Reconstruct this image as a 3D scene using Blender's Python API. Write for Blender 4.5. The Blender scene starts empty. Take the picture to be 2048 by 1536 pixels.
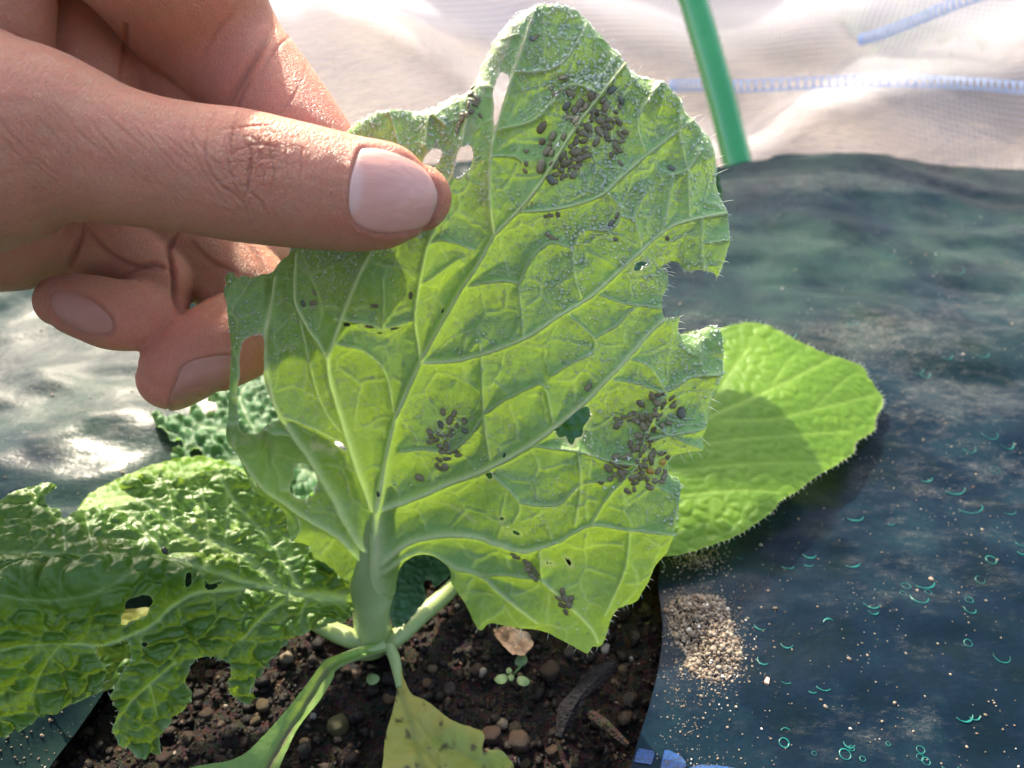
import bpy, bmesh, math, random
import numpy as np
from mathutils import Vector
from mathutils.bvhtree import BVHTree

random.seed(7); RNG = np.random.default_rng(11)
SC = bpy.context.scene
COL = SC.collection
R = math.radians

# ------------------------------------------------------------------ camera, sky, sun, exposure
CAM_H, PITCH, FPX = 0.185, R(40), 1607.0          # metres above the soil, tilt down, focal length in photograph pixels
cam = bpy.data.cameras.new('camera'); cam_o = bpy.data.objects.new('camera', cam); COL.objects.link(cam_o)
cam_o.location = (0, 0, CAM_H); cam_o.rotation_euler = (math.pi/2 - PITCH, 0, 0)
cam.sensor_width = 36; cam.lens = 36*FPX/2048; cam.clip_start = 0.005; cam.clip_end = 500
cam.dof.use_dof = True; cam.dof.focus_distance = 0.160; cam.dof.aperture_fstop = 18
SC.camera = cam_o
SUN_EL, SUN_AZ = R(39), R(-21)                     # azimuth from +Y, negative to the left
world = bpy.data.worlds.new('World'); SC.world = world; world.use_nodes = True
wn = world.node_tree
sky = wn.nodes.new('ShaderNodeTexSky'); sky.sky_type = 'NISHITA'; sky.sun_disc = False
sky.sun_elevation = SUN_EL; sky.sun_rotation = SUN_AZ; sky.altitude = 50; sky.dust_density = 4.0; sky.ozone_density = .35
wn.links.new(sky.outputs[0], wn.nodes['Background'].inputs[0]); wn.nodes['Background'].inputs[1].default_value = 0.15
sl = bpy.data.lights.new('sun', 'SUN'); sl.energy = 2.8; sl.angle = R(1.2); sl.color = (1, .88, .70)
so = bpy.data.objects.new('sun', sl); COL.objects.link(so)
sdir = Vector((math.sin(SUN_AZ)*math.cos(SUN_EL), math.cos(SUN_AZ)*math.cos(SUN_EL), math.sin(SUN_EL)))
so.rotation_euler = sdir.to_track_quat('Z', 'Y').to_euler()
SC.view_settings.view_transform = 'Standard'; SC.view_settings.look = 'None'
SC.view_settings.exposure = 2.1; SC.view_settings.gamma = 1
SC.view_settings.use_curve_mapping = False
SC.render.engine = 'CYCLES'
SC.cycles.use_denoising = True
SC.cycles.max_bounces = 8; SC.cycles.transparent_max_bounces = 12
SC.cycles.caustics_reflective = False; SC.cycles.caustics_refractive = False
SC.cycles.sample_clamp_indirect = 6

# ------------------------------------------------------------------ geometry helpers
CO = np.array([0, 0, CAM_H]); CF = np.array([0, math.cos(PITCH), -math.sin(PITCH)])
CU = np.array([0, math.sin(PITCH), math.cos(PITCH)]); CR = np.array([1.0, 0, 0])
def at(px, py, d):
    """point of the place seen at photograph pixel (px, py) at axial distance d"""
    px, py, d = np.broadcast_arrays(np.asarray(px, float), np.asarray(py, float), np.asarray(d, float))
    return CO + d[..., None]*(CF + ((px-1024)/FPX)[..., None]*CR + ((768-py)/FPX)[..., None]*CU)
def pix(P):
    Q = P - CO; d = Q@CF
    return 1024 + FPX*(Q@CR)/d, 768 - FPX*(Q@CU)/d, d
def gdepth(py, z=0.0):
    return (CAM_H - z)/(math.sin(PITCH) - ((768-np.asarray(py, float))/FPX)*math.cos(PITCH))
def gpt(px, py, z=0.0):
    return at(px, py, gdepth(py, z))

def hash2(ix, iy, seed):
    n = (ix.astype(np.int64)*374761393 + iy.astype(np.int64)*668265263 + seed*1442695041) & 0x7fffffff
    n = ((n ^ (n >> 13))*1274126177) & 0x7fffffff
    return ((n ^ (n >> 16)) & 0xffff)/65535.0
def vnoise(u, v, s, seed=0):
    x, y = u/s, v/s; ix, iy = np.floor(x), np.floor(y); fx, fy = x-ix, y-iy
    fx = fx*fx*(3-2*fx); fy = fy*fy*(3-2*fy); ix = ix.astype(np.int64); iy = iy.astype(np.int64)
    a, b = hash2(ix, iy, seed), hash2(ix+1, iy, seed); c, d = hash2(ix, iy+1, seed), hash2(ix+1, iy+1, seed)
    return (a*(1-fx)+b*fx)*(1-fy) + (c*(1-fx)+d*fx)*fy - 0.5
def fbm(u, v, s, seed=0, oct=4):
    t = 0
    for k in range(oct): t = t + vnoise(u, v, s/2**k, seed+k*17)/2**k
    return t
def worley(u, v, s, seed=0, jit=0.85):
    """distance to the border between cells, 0 on the border, in units of s; and a random number per cell"""
    x, y = u/s, v/s; ix, iy = np.floor(x).astype(np.int64), np.floor(y).astype(np.int64)
    d1 = np.full(u.shape, 9.0); d2 = np.full(u.shape, 9.0); cid = np.zeros(u.shape)
    for dx in (-1, 0, 1):
        for dy in (-1, 0, 1):
            jx, jy = ix+dx, iy+dy
            qx = jx + .5 + jit*(hash2(jx, jy, seed)-.5); qy = jy + .5 + jit*(hash2(jx, jy, seed+5)-.5)
            d = np.hypot(qx-x, qy-y); new = d < d1
            d2 = np.where(new, d1, np.minimum(d2, d)); cid = np.where(new, hash2(jx, jy, seed+9), cid); d1 = np.where(new, d, d1)
    return d2-d1, cid
def sstep(a, b, x):
    t = np.clip((x-a)/(b-a), 0, 1); return t*t*(3-2*t)

def catmull(pts, closed=False, n=6):
    P = np.array(pts, float); N = len(P); out = []
    rng = range(N) if closed else range(N-1)
    for i in rng:
        if closed: p0, p1, p2, p3 = P[i-1], P[i], P[(i+1) % N], P[(i+2) % N]
        else: p0, p1, p2, p3 = P[max(i-1, 0)], P[i], P[i+1], P[min(i+2, N-1)]
        for k in range(n):
            t = k/n
            out.append(0.5*((2*p1) + (-p0+p2)*t + (2*p0-5*p1+4*p2-p3)*t*t + (-p0+3*p1-3*p2+p3)*t**3))
    if not closed: out.append(P[-1])
    return np.array(out)
def inside(U, V, polys):
    r = np.zeros(U.shape, bool)
    for P in polys:
        x0, y0 = P[:, 0], P[:, 1]; x1, y1 = np.roll(x0, -1), np.roll(y0, -1)
        for a, b, c, d in zip(x0, y0, x1, y1):
            if b == d: continue
            m = (b > V) != (d > V)
            r ^= m & (U < (c-a)*(V-b)/(d-b) + a)
    return r
def segs_of(polys, closed=True):
    A, B = [], []
    for P in polys:
        if closed: A.append(P); B.append(np.roll(P, -1, 0))
        else: A.append(P[:-1]); B.append(P[1:])
    return np.concatenate(A), np.concatenate(B)
def nearest(u, v, A, B, chunk=20000):
    D = np.empty(len(u)); NX = np.empty(len(u)); NY = np.empty(len(u)); K = np.empty(len(u), int); T = np.empty(len(u))
    ab = B[:, :2]-A[:, :2]; l2 = (ab**2).sum(1)+1e-12
    for i in range(0, len(u), chunk):
        x, y = u[i:i+chunk, None], v[i:i+chunk, None]
        t = np.clip(((x-A[:, 0])*ab[:, 0] + (y-A[:, 1])*ab[:, 1])/l2, 0, 1)
        qx, qy = A[:, 0]+t*ab[:, 0], A[:, 1]+t*ab[:, 1]
        d = (x-qx)**2+(y-qy)**2; k = d.argmin(1); r = np.arange(len(k))
        D[i:i+chunk] = np.sqrt(d[r, k]); NX[i:i+chunk] = qx[r, k]; NY[i:i+chunk] = qy[r, k]; K[i:i+chunk] = k; T[i:i+chunk] = t[r, k]
    return D, NX, NY, K, T
def tps(ctrl):
    """smooth surface through control points (u, v, value)"""
    C = np.array(ctrl, float); s = 500.0; X = C[:, :2]/s; n = len(X)
    def phi(r2): return 0.5*r2*np.log(r2+1e-12)
    K = phi(((X[:, None]-X[None])**2).sum(2)) + 1e-3*np.eye(n)
    P = np.c_[np.ones(n), X]; M = np.block([[K, P], [P.T, np.zeros((3, 3))]])
    w = np.linalg.solve(M, np.r_[C[:, 2], 0, 0, 0])
    def f(u, v):
        u = np.asarray(u, float)/s; v = np.asarray(v, float)/s; r = w[n] + w[n+1]*u + w[n+2]*v
        for i in range(n): r = r + w[i]*phi((u-X[i, 0])**2+(v-X[i, 1])**2)
        return r
    return f

def new_mesh(name, verts, faces, mat=None, parent=None, smooth=True, attrs=None, loc=None):
    me = bpy.data.meshes.new(name)
    if isinstance(faces, np.ndarray):
        n, k = faces.shape
        me.vertices.add(len(verts)); me.vertices.foreach_set('co', np.asarray(verts, np.float32).ravel())
        me.loops.add(n*k); me.loops.foreach_set('vertex_index', faces.astype(np.int32).ravel())
        me.polygons.add(n); me.polygons.foreach_set('loop_start', np.arange(0, n*k, k, dtype=np.int32))
        me.update(calc_edges=True); me.validate()
    else:
        me.from_pydata([tuple(v) for v in verts], [], faces)
    if smooth: me.polygons.foreach_set('use_smooth', np.ones(len(me.polygons), bool))
    for k, a in (attrs or {}).items():
        at_ = me.attributes.new(k, 'FLOAT', 'POINT'); at_.data.foreach_set('value', np.asarray(a, np.float32))
    if mat: me.materials.append(mat)
    me.update()
    return link(name, me, parent)
def link(name, me, parent=None):
    o = bpy.data.objects.new(name, me); COL.objects.link(o)
    if parent is not None: o.parent = parent
    return o
def tag(o, label=None, cat=None, group=None, kind=None):
    for k, v in (('label', label), ('category', cat), ('group', group), ('kind', kind)):
        if v: o[k] = v
    return o
def thing(name, loc, label, cat, group=None):
    o = bpy.data.objects.new(name, None); COL.objects.link(o); o.empty_display_size = .01
    return tag(o, label, cat, group)

def sheet(name, outline, holes, step, pos, disp, mat, parent=None, sm=4, rag=0.0, keep=False):
    """a surface over the (u, v) region inside outline and outside holes; pos(u, v) -> points, disp(u, v, P) -> (height towards the viewer, attrs)"""
    polys = [catmull(outline, True, sm)] + [catmull(h, True, 3) for h in holes]
    if rag:
        for i, P in enumerate(polys):
            k = np.arange(len(P)); P += rag*np.c_[hash2(k, k*0+i, 3)-.5, hash2(k, k*0+i, 4)-.5]
    o = polys[0]; lo, hi = o.min(0)-step, o.max(0)+step
    uu = np.arange(lo[0], hi[0]+step, step); vv = np.arange(lo[1], hi[1]+step, step)
    U, V = np.meshgrid(uu, vv); ins = inside(U, V, polys)
    cell = ins[:-1, :-1] | ins[1:, :-1] | ins[:-1, 1:] | ins[1:, 1:]
    idx = np.arange(U.size).reshape(U.shape)
    q = np.stack([idx[:-1, :-1][cell], idx[1:, :-1][cell], idx[1:, 1:][cell], idx[:-1, 1:][cell]], 1)
    used, inv = np.unique(q, return_inverse=True); F = inv.reshape(q.shape)
    u, v, ii = U.ravel()[used].copy(), V.ravel()[used].copy(), ins.ravel()[used]
    A, B = segs_of(polys); out = ~ii
    d, nx, ny, _, _ = nearest(u[out], v[out], A, B); u[out] = nx; v[out] = ny
    P = pos(u, v); e = step*0.5
    N = np.cross(pos(u+e, v)-P, pos(u, v+e)-P); N /= np.linalg.norm(N, axis=1, keepdims=True)+1e-20
    s = np.sign(((CO-P)*N).sum(1)); N *= s[:, None]
    h, attrs = disp(u, v, P) if disp else (0*u, {})
    P2 = P + N*h[:, None]
    # drop collapsed cells
    a = P2[F[:, 2]]-P2[F[:, 0]]; b = P2[F[:, 3]]-P2[F[:, 1]]
    F = F[np.linalg.norm(np.cross(a, b), axis=1) > 1e-13]
    # winding towards the viewer
    n = np.cross(P2[F[0, 1]]-P2[F[0, 0]], P2[F[0, 2]]-P2[F[0, 0]])
    fn = np.cross(P2[F[:, 2]]-P2[F[:, 0]], P2[F[:, 3]]-P2[F[:, 1]])
    if np.median((fn*N[F[:, 0]]).sum(1)) < 0: F = F[:, ::-1]
    ob = new_mesh(name, P2, F, mat, parent, attrs=attrs)
    if keep: return ob, (u, v, P2, N, polys)
    return ob

def tube(P, r, seg=8, cap=True, flat=1.0, up=None):
    """closed tapered tube through points P with radii r -> verts, faces"""
    P = np.asarray(P, float); r = np.broadcast_to(np.asarray(r, float), (len(P),)); T = np.gradient(P, axis=0)
    T /= np.linalg.norm(T, axis=1, keepdims=True)+1e-20
    up = np.array(up if up is not None else [0.13, .31, .94]); vs, fs = [], []
    for p, t, rr in zip(P, T, r):
        a = np.cross(t, up); a /= np.linalg.norm(a)+1e-12; b = np.cross(a, t)
        for k in range(seg):
            w = 2*math.pi*k/seg; vs.append(p + rr*(a*math.cos(w)+b*math.sin(w)*flat))
    for i in range(len(P)-1):
        for k in range(seg):
            k2 = (k+1) % seg; fs.append((i*seg+k, i*seg+k2, (i+1)*seg+k2, (i+1)*seg+k))
    if cap:
        fs.append(tuple(range(seg-1, -1, -1))); fs.append(tuple((len(P)-1)*seg+k for k in range(seg)))
    return vs, fs
class Bag:
    def __init__(s): s.v, s.f = [], []
    def add(s, vf):
        o = len(s.v); s.v += [tuple(x) for x in vf[0]]; s.f += [tuple(i+o for i in f) for f in vf[1]]; return s
    def build(s, name, mat, parent=None, smooth=True): return new_mesh(name, s.v, s.f, mat, parent, smooth)

# ------------------------------------------------------------------ material helpers
class M:
    def __init__(s, name):
        s.m = bpy.data.materials.new(name); s.m.use_nodes = True; s.t = s.m.node_tree
        for n in list(s.t.nodes): s.t.nodes.remove(n)
        s.out = s.t.nodes.new('ShaderNodeOutputMaterial')
    def n(s, typ, **kw):
        nd = s.t.nodes.new('ShaderNode'+typ)
        for k, v in kw.items():
            if k in ('i',): continue
            setattr(nd, k, v)
        return nd
    def put(s, sock, val):
        if isinstance(val, bpy.types.NodeSocket): s.t.links.new(val, sock)
        elif val is not None:
            if isinstance(val, (tuple, list)) and len(val) == 3 and sock.type == 'RGBA': val = (*val, 1)
            sock.default_value = val
    def attr(s, name): return s.n('Attribute', attribute_name=name).outputs['Fac']
    def obj(s, scale=(1, 1, 1), rot=(0, 0, 0)):
        c = s.n('TexCoord').outputs['Object']; m = s.n('Mapping'); s.t.links.new(c, m.inputs[0])
        m.inputs['Scale'].default_value = scale; m.inputs['Rotation'].default_value = rot; return m.outputs[0]
    def noise(s, scale, detail=4, rough=.55, vec=None, dist=0):
        x = s.n('TexNoise'); x.inputs['Scale'].default_value = scale; x.inputs['Detail'].default_value = detail
        x.inputs['Roughness'].default_value = rough; x.inputs['Distortion'].default_value = dist
        s.put(x.inputs['Vector'], vec if vec is not None else s.obj()); return x.outputs['Fac']
    def voro(s, scale, feature='F1', vec=None, out='Distance'):
        x = s.n('TexVoronoi', feature=feature); x.inputs['Scale'].default_value = scale
        s.put(x.inputs['Vector'], vec if vec is not None else s.obj()); return x.outputs[out]
    def ramp(s, fac, stops, interp='LINEAR'):
        r = s.n('ValToRGB'); s.put(r.inputs[0], fac); e = r.color_ramp.elements; r.color_ramp.interpolation = interp
        while len(e) < len(stops): e.new(.5)
        for el, (p, c) in zip(e, stops):
            el.position = p; el.color = (*c, 1) if isinstance(c, (tuple, list)) else (c, c, c, 1)
        return r.outputs[0]
    def mix(s, f, a, b, mode='MIX'):
        x = s.n('Mix', data_type='RGBA', blend_type=mode); s.put(x.inputs[0], f); s.put(x.inputs[6], a); s.put(x.inputs[7], b); return x.outputs[2]
    def math(s, op, a, b=0.0, c=0.0):
        x = s.n('Math', operation=op); s.put(x.inputs[0], a); s.put(x.inputs[1], b); s.put(x.inputs[2], c); return x.outputs[0]
    def bump(s, h, dist, strength=1.0, normal=None):
        b = s.n('Bump'); s.put(b.inputs['Height'], h); b.inputs['Distance'].default_value = dist; b.inputs['Strength'].default_value = strength
        if normal is not None: s.put(b.inputs['Normal'], normal)
        return b.outputs[0]
    def bsdf(s, color, rough=.5, normal=None, **kw):
        p = s.n('BsdfPrincipled'); s.put(p.inputs['Base Color'], color); s.put(p.inputs['Roughness'], rough)
        if normal is not None: s.put(p.inputs['Normal'], normal)
        for k, v in kw.items(): s.put(p.inputs[k.replace('_', ' ')], v)
        return p.outputs[0]
    def transl(s, color, normal=None):
        p = s.n('BsdfTranslucent'); s.put(p.inputs[0], color)
        if normal is not None: s.put(p.inputs['Normal'], normal)
        return p.outputs[0]
    def mixs(s, f, a, b):
        x = s.n('MixShader'); s.put(x.inputs[0], f); s.t.links.new(a, x.inputs[1]); s.t.links.new(b, x.inputs[2]); return x.outputs[0]
    def done(s, sh): s.t.links.new(sh, s.out.inputs[0]); return s.m

def leaf_material(name, dark, light, vein, trans, rough=.42, tfac=.45, spec=.5, fine=1.0, blotch=None, wet=.3, beads=0.0):
    m = M(name); n1 = m.noise(90, 4); n2 = m.noise(700, 3); n3 = m.noise(3500, 2)
    tone = m.attr('tone')
    c = m.mix(m.math('ADD', m.math('MULTIPLY', tone, .75), m.math('MULTIPLY', n1, .25)), dark, light)
    c = m.mix(m.math('MULTIPLY', m.ramp(n2, [(.45, 0.), (.7, 1.)]), .25), c, tuple(min(1, x*1.35) for x in light))
    c = m.mix(m.attr('vein'), c, vein)
    dm = m.attr('scar'); c = m.mix(dm, c, (.50, .47, .26))
    if blotch: c = m.mix(m.attr('blotch'), c, blotch)
    tr = m.mix(m.attr('vein'), trans, tuple(min(1, x*1.5) for x in trans))
    tr = m.mix(m.math('MULTIPLY', tone, .6), tr, tuple(x*.72 for x in trans))
    nrm = m.bump(m.math('ADD', m.math('MULTIPLY', n3, .5), n2), 0.00025*fine, .8)
    if beads: nrm = m.bump(m.ramp(m.voro(5200), [(.15, 1.), (.5, 0.)], 'EASE'), .00016, beads, nrm)
    r = m.math('SUBTRACT', rough, m.math('MULTIPLY', m.ramp(n1, [(.5, 0.), (.65, 1.)]), wet*.5))
    return m.done(m.mixs(tfac, m.bsdf(c, r, nrm, Specular_IOR_Level=spec), m.transl(tr, nrm)))

# colours are the things' own, save the darkened inner leaf
MAT_LEAF_UNDER = leaf_material('leaf_underside', (.125, .235, .018), (.205, .375, .11), (.56, .62, .30), (.36, .56, .05), .38, .17, .6, beads=.3)
MAT_LEAF_TOP = leaf_material('puckered_leaf_top', (.042, .110, .012), (.09, .185, .028), (.30, .41, .18), (.36, .55, .03), .36, .28, .45, blotch=(.16, .22, .05))
MAT_LEAF_BACK = leaf_material('broad_leaf_top', (.10, .22, .015), (.17, .32, .025), (.28, .44, .07), (.62, .88, .02), .45, .45, .4)
MAT_LEAF_FAR = leaf_material('curly_leaf_top', (.03, .10, .035), (.065, .17, .055), (.16, .26, .11), (.28, .55, .06), .45, .3, .3)
MAT_LEAF_DIM = leaf_material('inner_leaf', (.018, .075, .03), (.04, .115, .045), (.11, .19, .09), (.08, .2, .04), .4, .08, .3)  # dark copy of the leaf green, shade behind the raised leaf put into colour
MAT_LEAF_YEL = leaf_material('yellowing_leaf', (.52, .43, .09), (.24, .35, .07), (.22, .27, .08), (.75, .62, .10), .5, .3, .4, blotch=(.10, .09, .035))
MAT_LEAF_STRAP = leaf_material('narrow_leaf', (.14, .25, .04), (.20, .33, .08), (.13, .10, .06), (.35, .5, .06), .5, .3, .3)

def vein_field(u, v, veins, soft=1.0):
    """ridge height in metres, colour mask and distance to the nearest vein; veins: (points, width0, width1, height in mm)"""
    H = np.zeros(len(u)); Cm = np.zeros(len(u)); D = np.full(len(u), 1e9)
    for pts, w0, w1, h in veins:
        P = catmull(pts, False, 5); L = np.linspace(0, 1, len(P)); pad = 70
        lo, hi = P.min(0)-pad, P.max(0)+pad
        s = np.where((u > lo[0]) & (u < hi[0]) & (v > lo[1]) & (v < hi[1]))[0]
        if not len(s): continue
        d, _, _, k, t = nearest(u[s], v[s], P[:-1], P[1:])
        tt = (k+t)/(len(P)-1); w = (w0*(1-tt)+w1*tt)*soft
        hh = h*1e-3*(1-.55*tt)*np.exp(-(d/w)**2*1.1); cc = np.exp(-(d/(w*.85))**2.0)*min(1, .35+.65*h)
        H[s] = np.maximum(H[s], hh); Cm[s] = np.maximum(Cm[s], cc); D[s] = np.minimum(D[s], d-w*.4)
    return H, Cm, np.maximum(D, 0)

# ------------------------------------------------------------------ setting: ground, soil, mulch film
SAND = M('sunlit_earth'); g = SAND.noise(6, 6); g2 = SAND.noise(120, 5)
MAT_GROUND = SAND.done(SAND.bsdf(SAND.mix(SAND.math('MULTIPLY', g2, .8), SAND.ramp(g, [(.35, (.11, .08, .06)), (.65, (.19, .145, .105))]), (.22, .18, .13)), .9, SAND.bump(g2, .01)))
new_mesh('ground', [(-150, -150, -.07), (150, -150, -.07), (150, 150, -.07), (-150, 150, -.07)], [(0, 1, 2, 3)], MAT_GROUND, smooth=False)['kind'] = 'structure'

S = M('wet_dark_soil'); v = S.noise(420, 6, .65); v2 = S.voro(900, out='Color'); v3 = S.noise(2200, 3)
c = S.ramp(v, [(.3, (.003, .0018, .0012)), (.55, (.008, .005, .0035)), (.75, (.020, .013, .008))])
c = S.mix(.25, c, S.mix(1, v2, (.12, .08, .05), 'MULTIPLY'))
MAT_SOIL = S.done(S.bsdf(c, S.ramp(v3, [(.4, .5), (.6, .9)]), S.bump(S.math('ADD', v, v3), .0012), Specular_IOR_Level=.25))
def soil_z(X, Y):
    m = 1e3
    return (fbm(X*m, Y*m, 34, 3, 3)*.006 + fbm(X*m, Y*m, 7, 9, 4)*.0042 + np.maximum(0, .16-worley(X*m, Y*m, 5.5, 31)[0]*-.2)*.0*X
            + np.abs(fbm(X*m, Y*m, 3.2, 19, 2))*.0022 - .0015)
def soil_pos(u, v):
    X, Y = u*1e-3, v*1e-3
    z = soil_z(X, Y); e = sstep(380, 420, v); z = z*(1-e) - .075*e
    return np.stack([X, Y, z], -1)
sheet('soil_bed', [(-150, 40), (110, 40), (110, 270), (-150, 270)], [], .8, soil_pos, None, MAT_SOIL, sm=1)['kind'] = 'structure'

F = M('mulch_film')
o_ = F.obj(); st = F.obj((1, 2.2, 1), (0, 0, R(14))); st2 = F.obj((1.6, 6, 1), (0, 0, R(-17)))
big = F.noise(9, 4, .6, st); streak = F.noise(130, 6, .7, st); streak2 = F.noise(300, 5, .75, st2); grain = F.noise(2600, 3, .6); mid = F.noise(38, 5, .65)
dust = F.math('MULTIPLY', F.ramp(F.math('ADD', F.math('ADD', F.math('MULTIPLY', big, .45), F.math('MULTIPLY', streak, .55)), F.math('MULTIPLY', F.attr('heavy'), .13)), [(.53, 0.), (.68, 1.)]), F.ramp(streak2, [(.38, .1), (.66, 1.)]))
dust = F.math('MULTIPLY', dust, F.ramp(F.noise(900, 6, .8, st2), [(.42, .0), (.62, 1.)]))
dust = F.math('MULTIPLY', dust, F.ramp(grain, [(.35, .35), (.6, 1.)]))
dust = F.math('MULTIPLY', dust, F.attr('dusty'))
fleck = F.math('MULTIPLY', F.ramp(F.voro(650), [(.06, 1.), (.11, 0.)]), F.ramp(F.noise(45, 3), [(.5, 0.), (.62, 1.)]))
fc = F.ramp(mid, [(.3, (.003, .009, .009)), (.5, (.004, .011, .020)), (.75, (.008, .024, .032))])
fc = F.mix(F.math('MULTIPLY', F.attr('far'), F.ramp(F.noise(26, 5, .6), [(.4, .1), (.65, 1.)])), fc, (.024, .048, .038))  # greener mottling on far and left film: reflections put into the colour
fc = F.mix(F.math('MULTIPLY', dust, .6), fc, (.36, .34, .29)); fc = F.mix(F.math('MULTIPLY', fleck, .7), fc, (.45, .38, .30))
fr = F.math('ADD', F.math('MULTIPLY', F.attr('heavy'), .12), F.math('ADD', F.ramp(mid, [(.3, .12), (.7, .24)]), F.math('MULTIPLY', dust, .3)))
fn = F.bump(F.math('ADD', F.noise(55, 4, .6), F.math('MULTIPLY', streak, .2)), .0011, .7)
fn = F.bump(grain, .00005, .5, fn)
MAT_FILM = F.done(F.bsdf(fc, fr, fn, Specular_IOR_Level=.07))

FILM_Z = .007
def film_z(X, Y):
    m = 1e3; u, v = X*m, Y*m
    w = fbm(u*.55+v*.25, v, 46, 71, 3)*.0085 + fbm(u*.5, v*1.1, 15, 77, 3)*.0020
    w *= sstep(40, 140, Y*m)
    left = sstep(-40, -130, u)
    w += left*(fbm(u*.6-v*.35, v, 26, 83, 3)*.0050 + .006)
    return FILM_Z + .003 + w*1.0
HOLE_PX = [(1318, 1130), (1314, 1180), (1321, 1235), (1322, 1290), (1312, 1360), (1292, 1440), (1272, 1500), (1255, 1560), (1225, 1650), (1120, 1760), (800, 1820), (300, 1800), (50, 1700),
           (62, 1600), (98, 1530), (140, 1475), (190, 1405), (240, 1330), (330, 1250), (460, 1160), (640, 1110), (860, 1085), (1050, 1080), (1230, 1080), (1300, 1095)]
hp = [gpt(x, y, FILM_Z) for x, y in HOLE_PX]; HOLE = [(p[0]*1e3, p[1]*1e3) for p in hp]
HA, HB = segs_of([catmull(HOLE, True, 5)])
EDGE_Y = 377
def film_pos(u, v):
    X, Y = u*1e-3, v*1e-3
    sh = np.shape(u); d = nearest(np.ravel(u), np.ravel(v), HA, HB)[0].reshape(sh)
    lift = np.exp(-(d/6)**2)*.0025
    k_ = np.where(u < -20, sstep(-2, 14, d), 1.0); z = film_z(X, Y)*k_*.75 + film_z(X, Y)*.25 + FILM_Z*.5*(1-k_) - lift*.4*(u < -20)
    over = np.maximum(0, v-EDGE_Y-4*np.sin(u*.013)-3*np.sin(u*.041+1)); z = z + .0012*np.exp(-(over/9)**2)*sstep(EDGE_Y-40, EDGE_Y, v) - .0016*over**1.25
    z = np.maximum(z, -.062)
    Y2 = Y - np.minimum(over, 60)*1e-3*.35
    return np.stack([X, Y2, z], -1)
def film_disp(u, v, P):
    px, py, _ = pix(P)
    dusty = np.clip(.35 + .8*sstep(1500, 1750, px)*sstep(450, 700, py)*(1-.55*sstep(1050, 1250, py)) + .7*sstep(700, 300, px), .15, 1.15)
    g = lambda x, y, sx, sy: np.exp(-((px-x)/sx)**2-((py-y)/sy)**2)
    heavy = g(1950, 790, 210, 70) + .8*g(1700, 690, 160, 60) + .5*g(1960, 950, 200, 60) + .6*g(1950, 620, 200, 60) + .35*g(1850, 1270, 200, 90) + 1.6*g(150, 720, 320, 150) + .7*g(1400, 650, 90, 50) + 1.6*g(1780, 362, 500, 24) + .5*g(1800, 1450, 250, 60)
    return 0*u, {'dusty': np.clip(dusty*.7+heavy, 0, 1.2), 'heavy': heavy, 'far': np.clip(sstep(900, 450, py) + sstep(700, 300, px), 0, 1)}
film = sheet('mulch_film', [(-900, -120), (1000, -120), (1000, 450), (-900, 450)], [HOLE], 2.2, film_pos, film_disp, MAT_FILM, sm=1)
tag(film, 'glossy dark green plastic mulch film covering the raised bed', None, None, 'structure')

DG = bpy.context.evaluated_depsgraph_get
def bvh(ob):
    me = ob.data; v = np.empty(len(me.vertices)*3, np.float32); me.vertices.foreach_get('co', v)
    return BVHTree.FromPolygons([tuple(x) for x in v.reshape(-1, 3)], [tuple(p.vertices) for p in me.polygons])
def hit(tree, px, py):
    d = at(px, py, 1.0)-CO; d = d/np.linalg.norm(d)
    r = tree.ray_cast(Vector(CO), Vector(d)); return (r[0], r[1]) if r[0] is not None else (None, None)
FILM_T = bvh(film)

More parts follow.
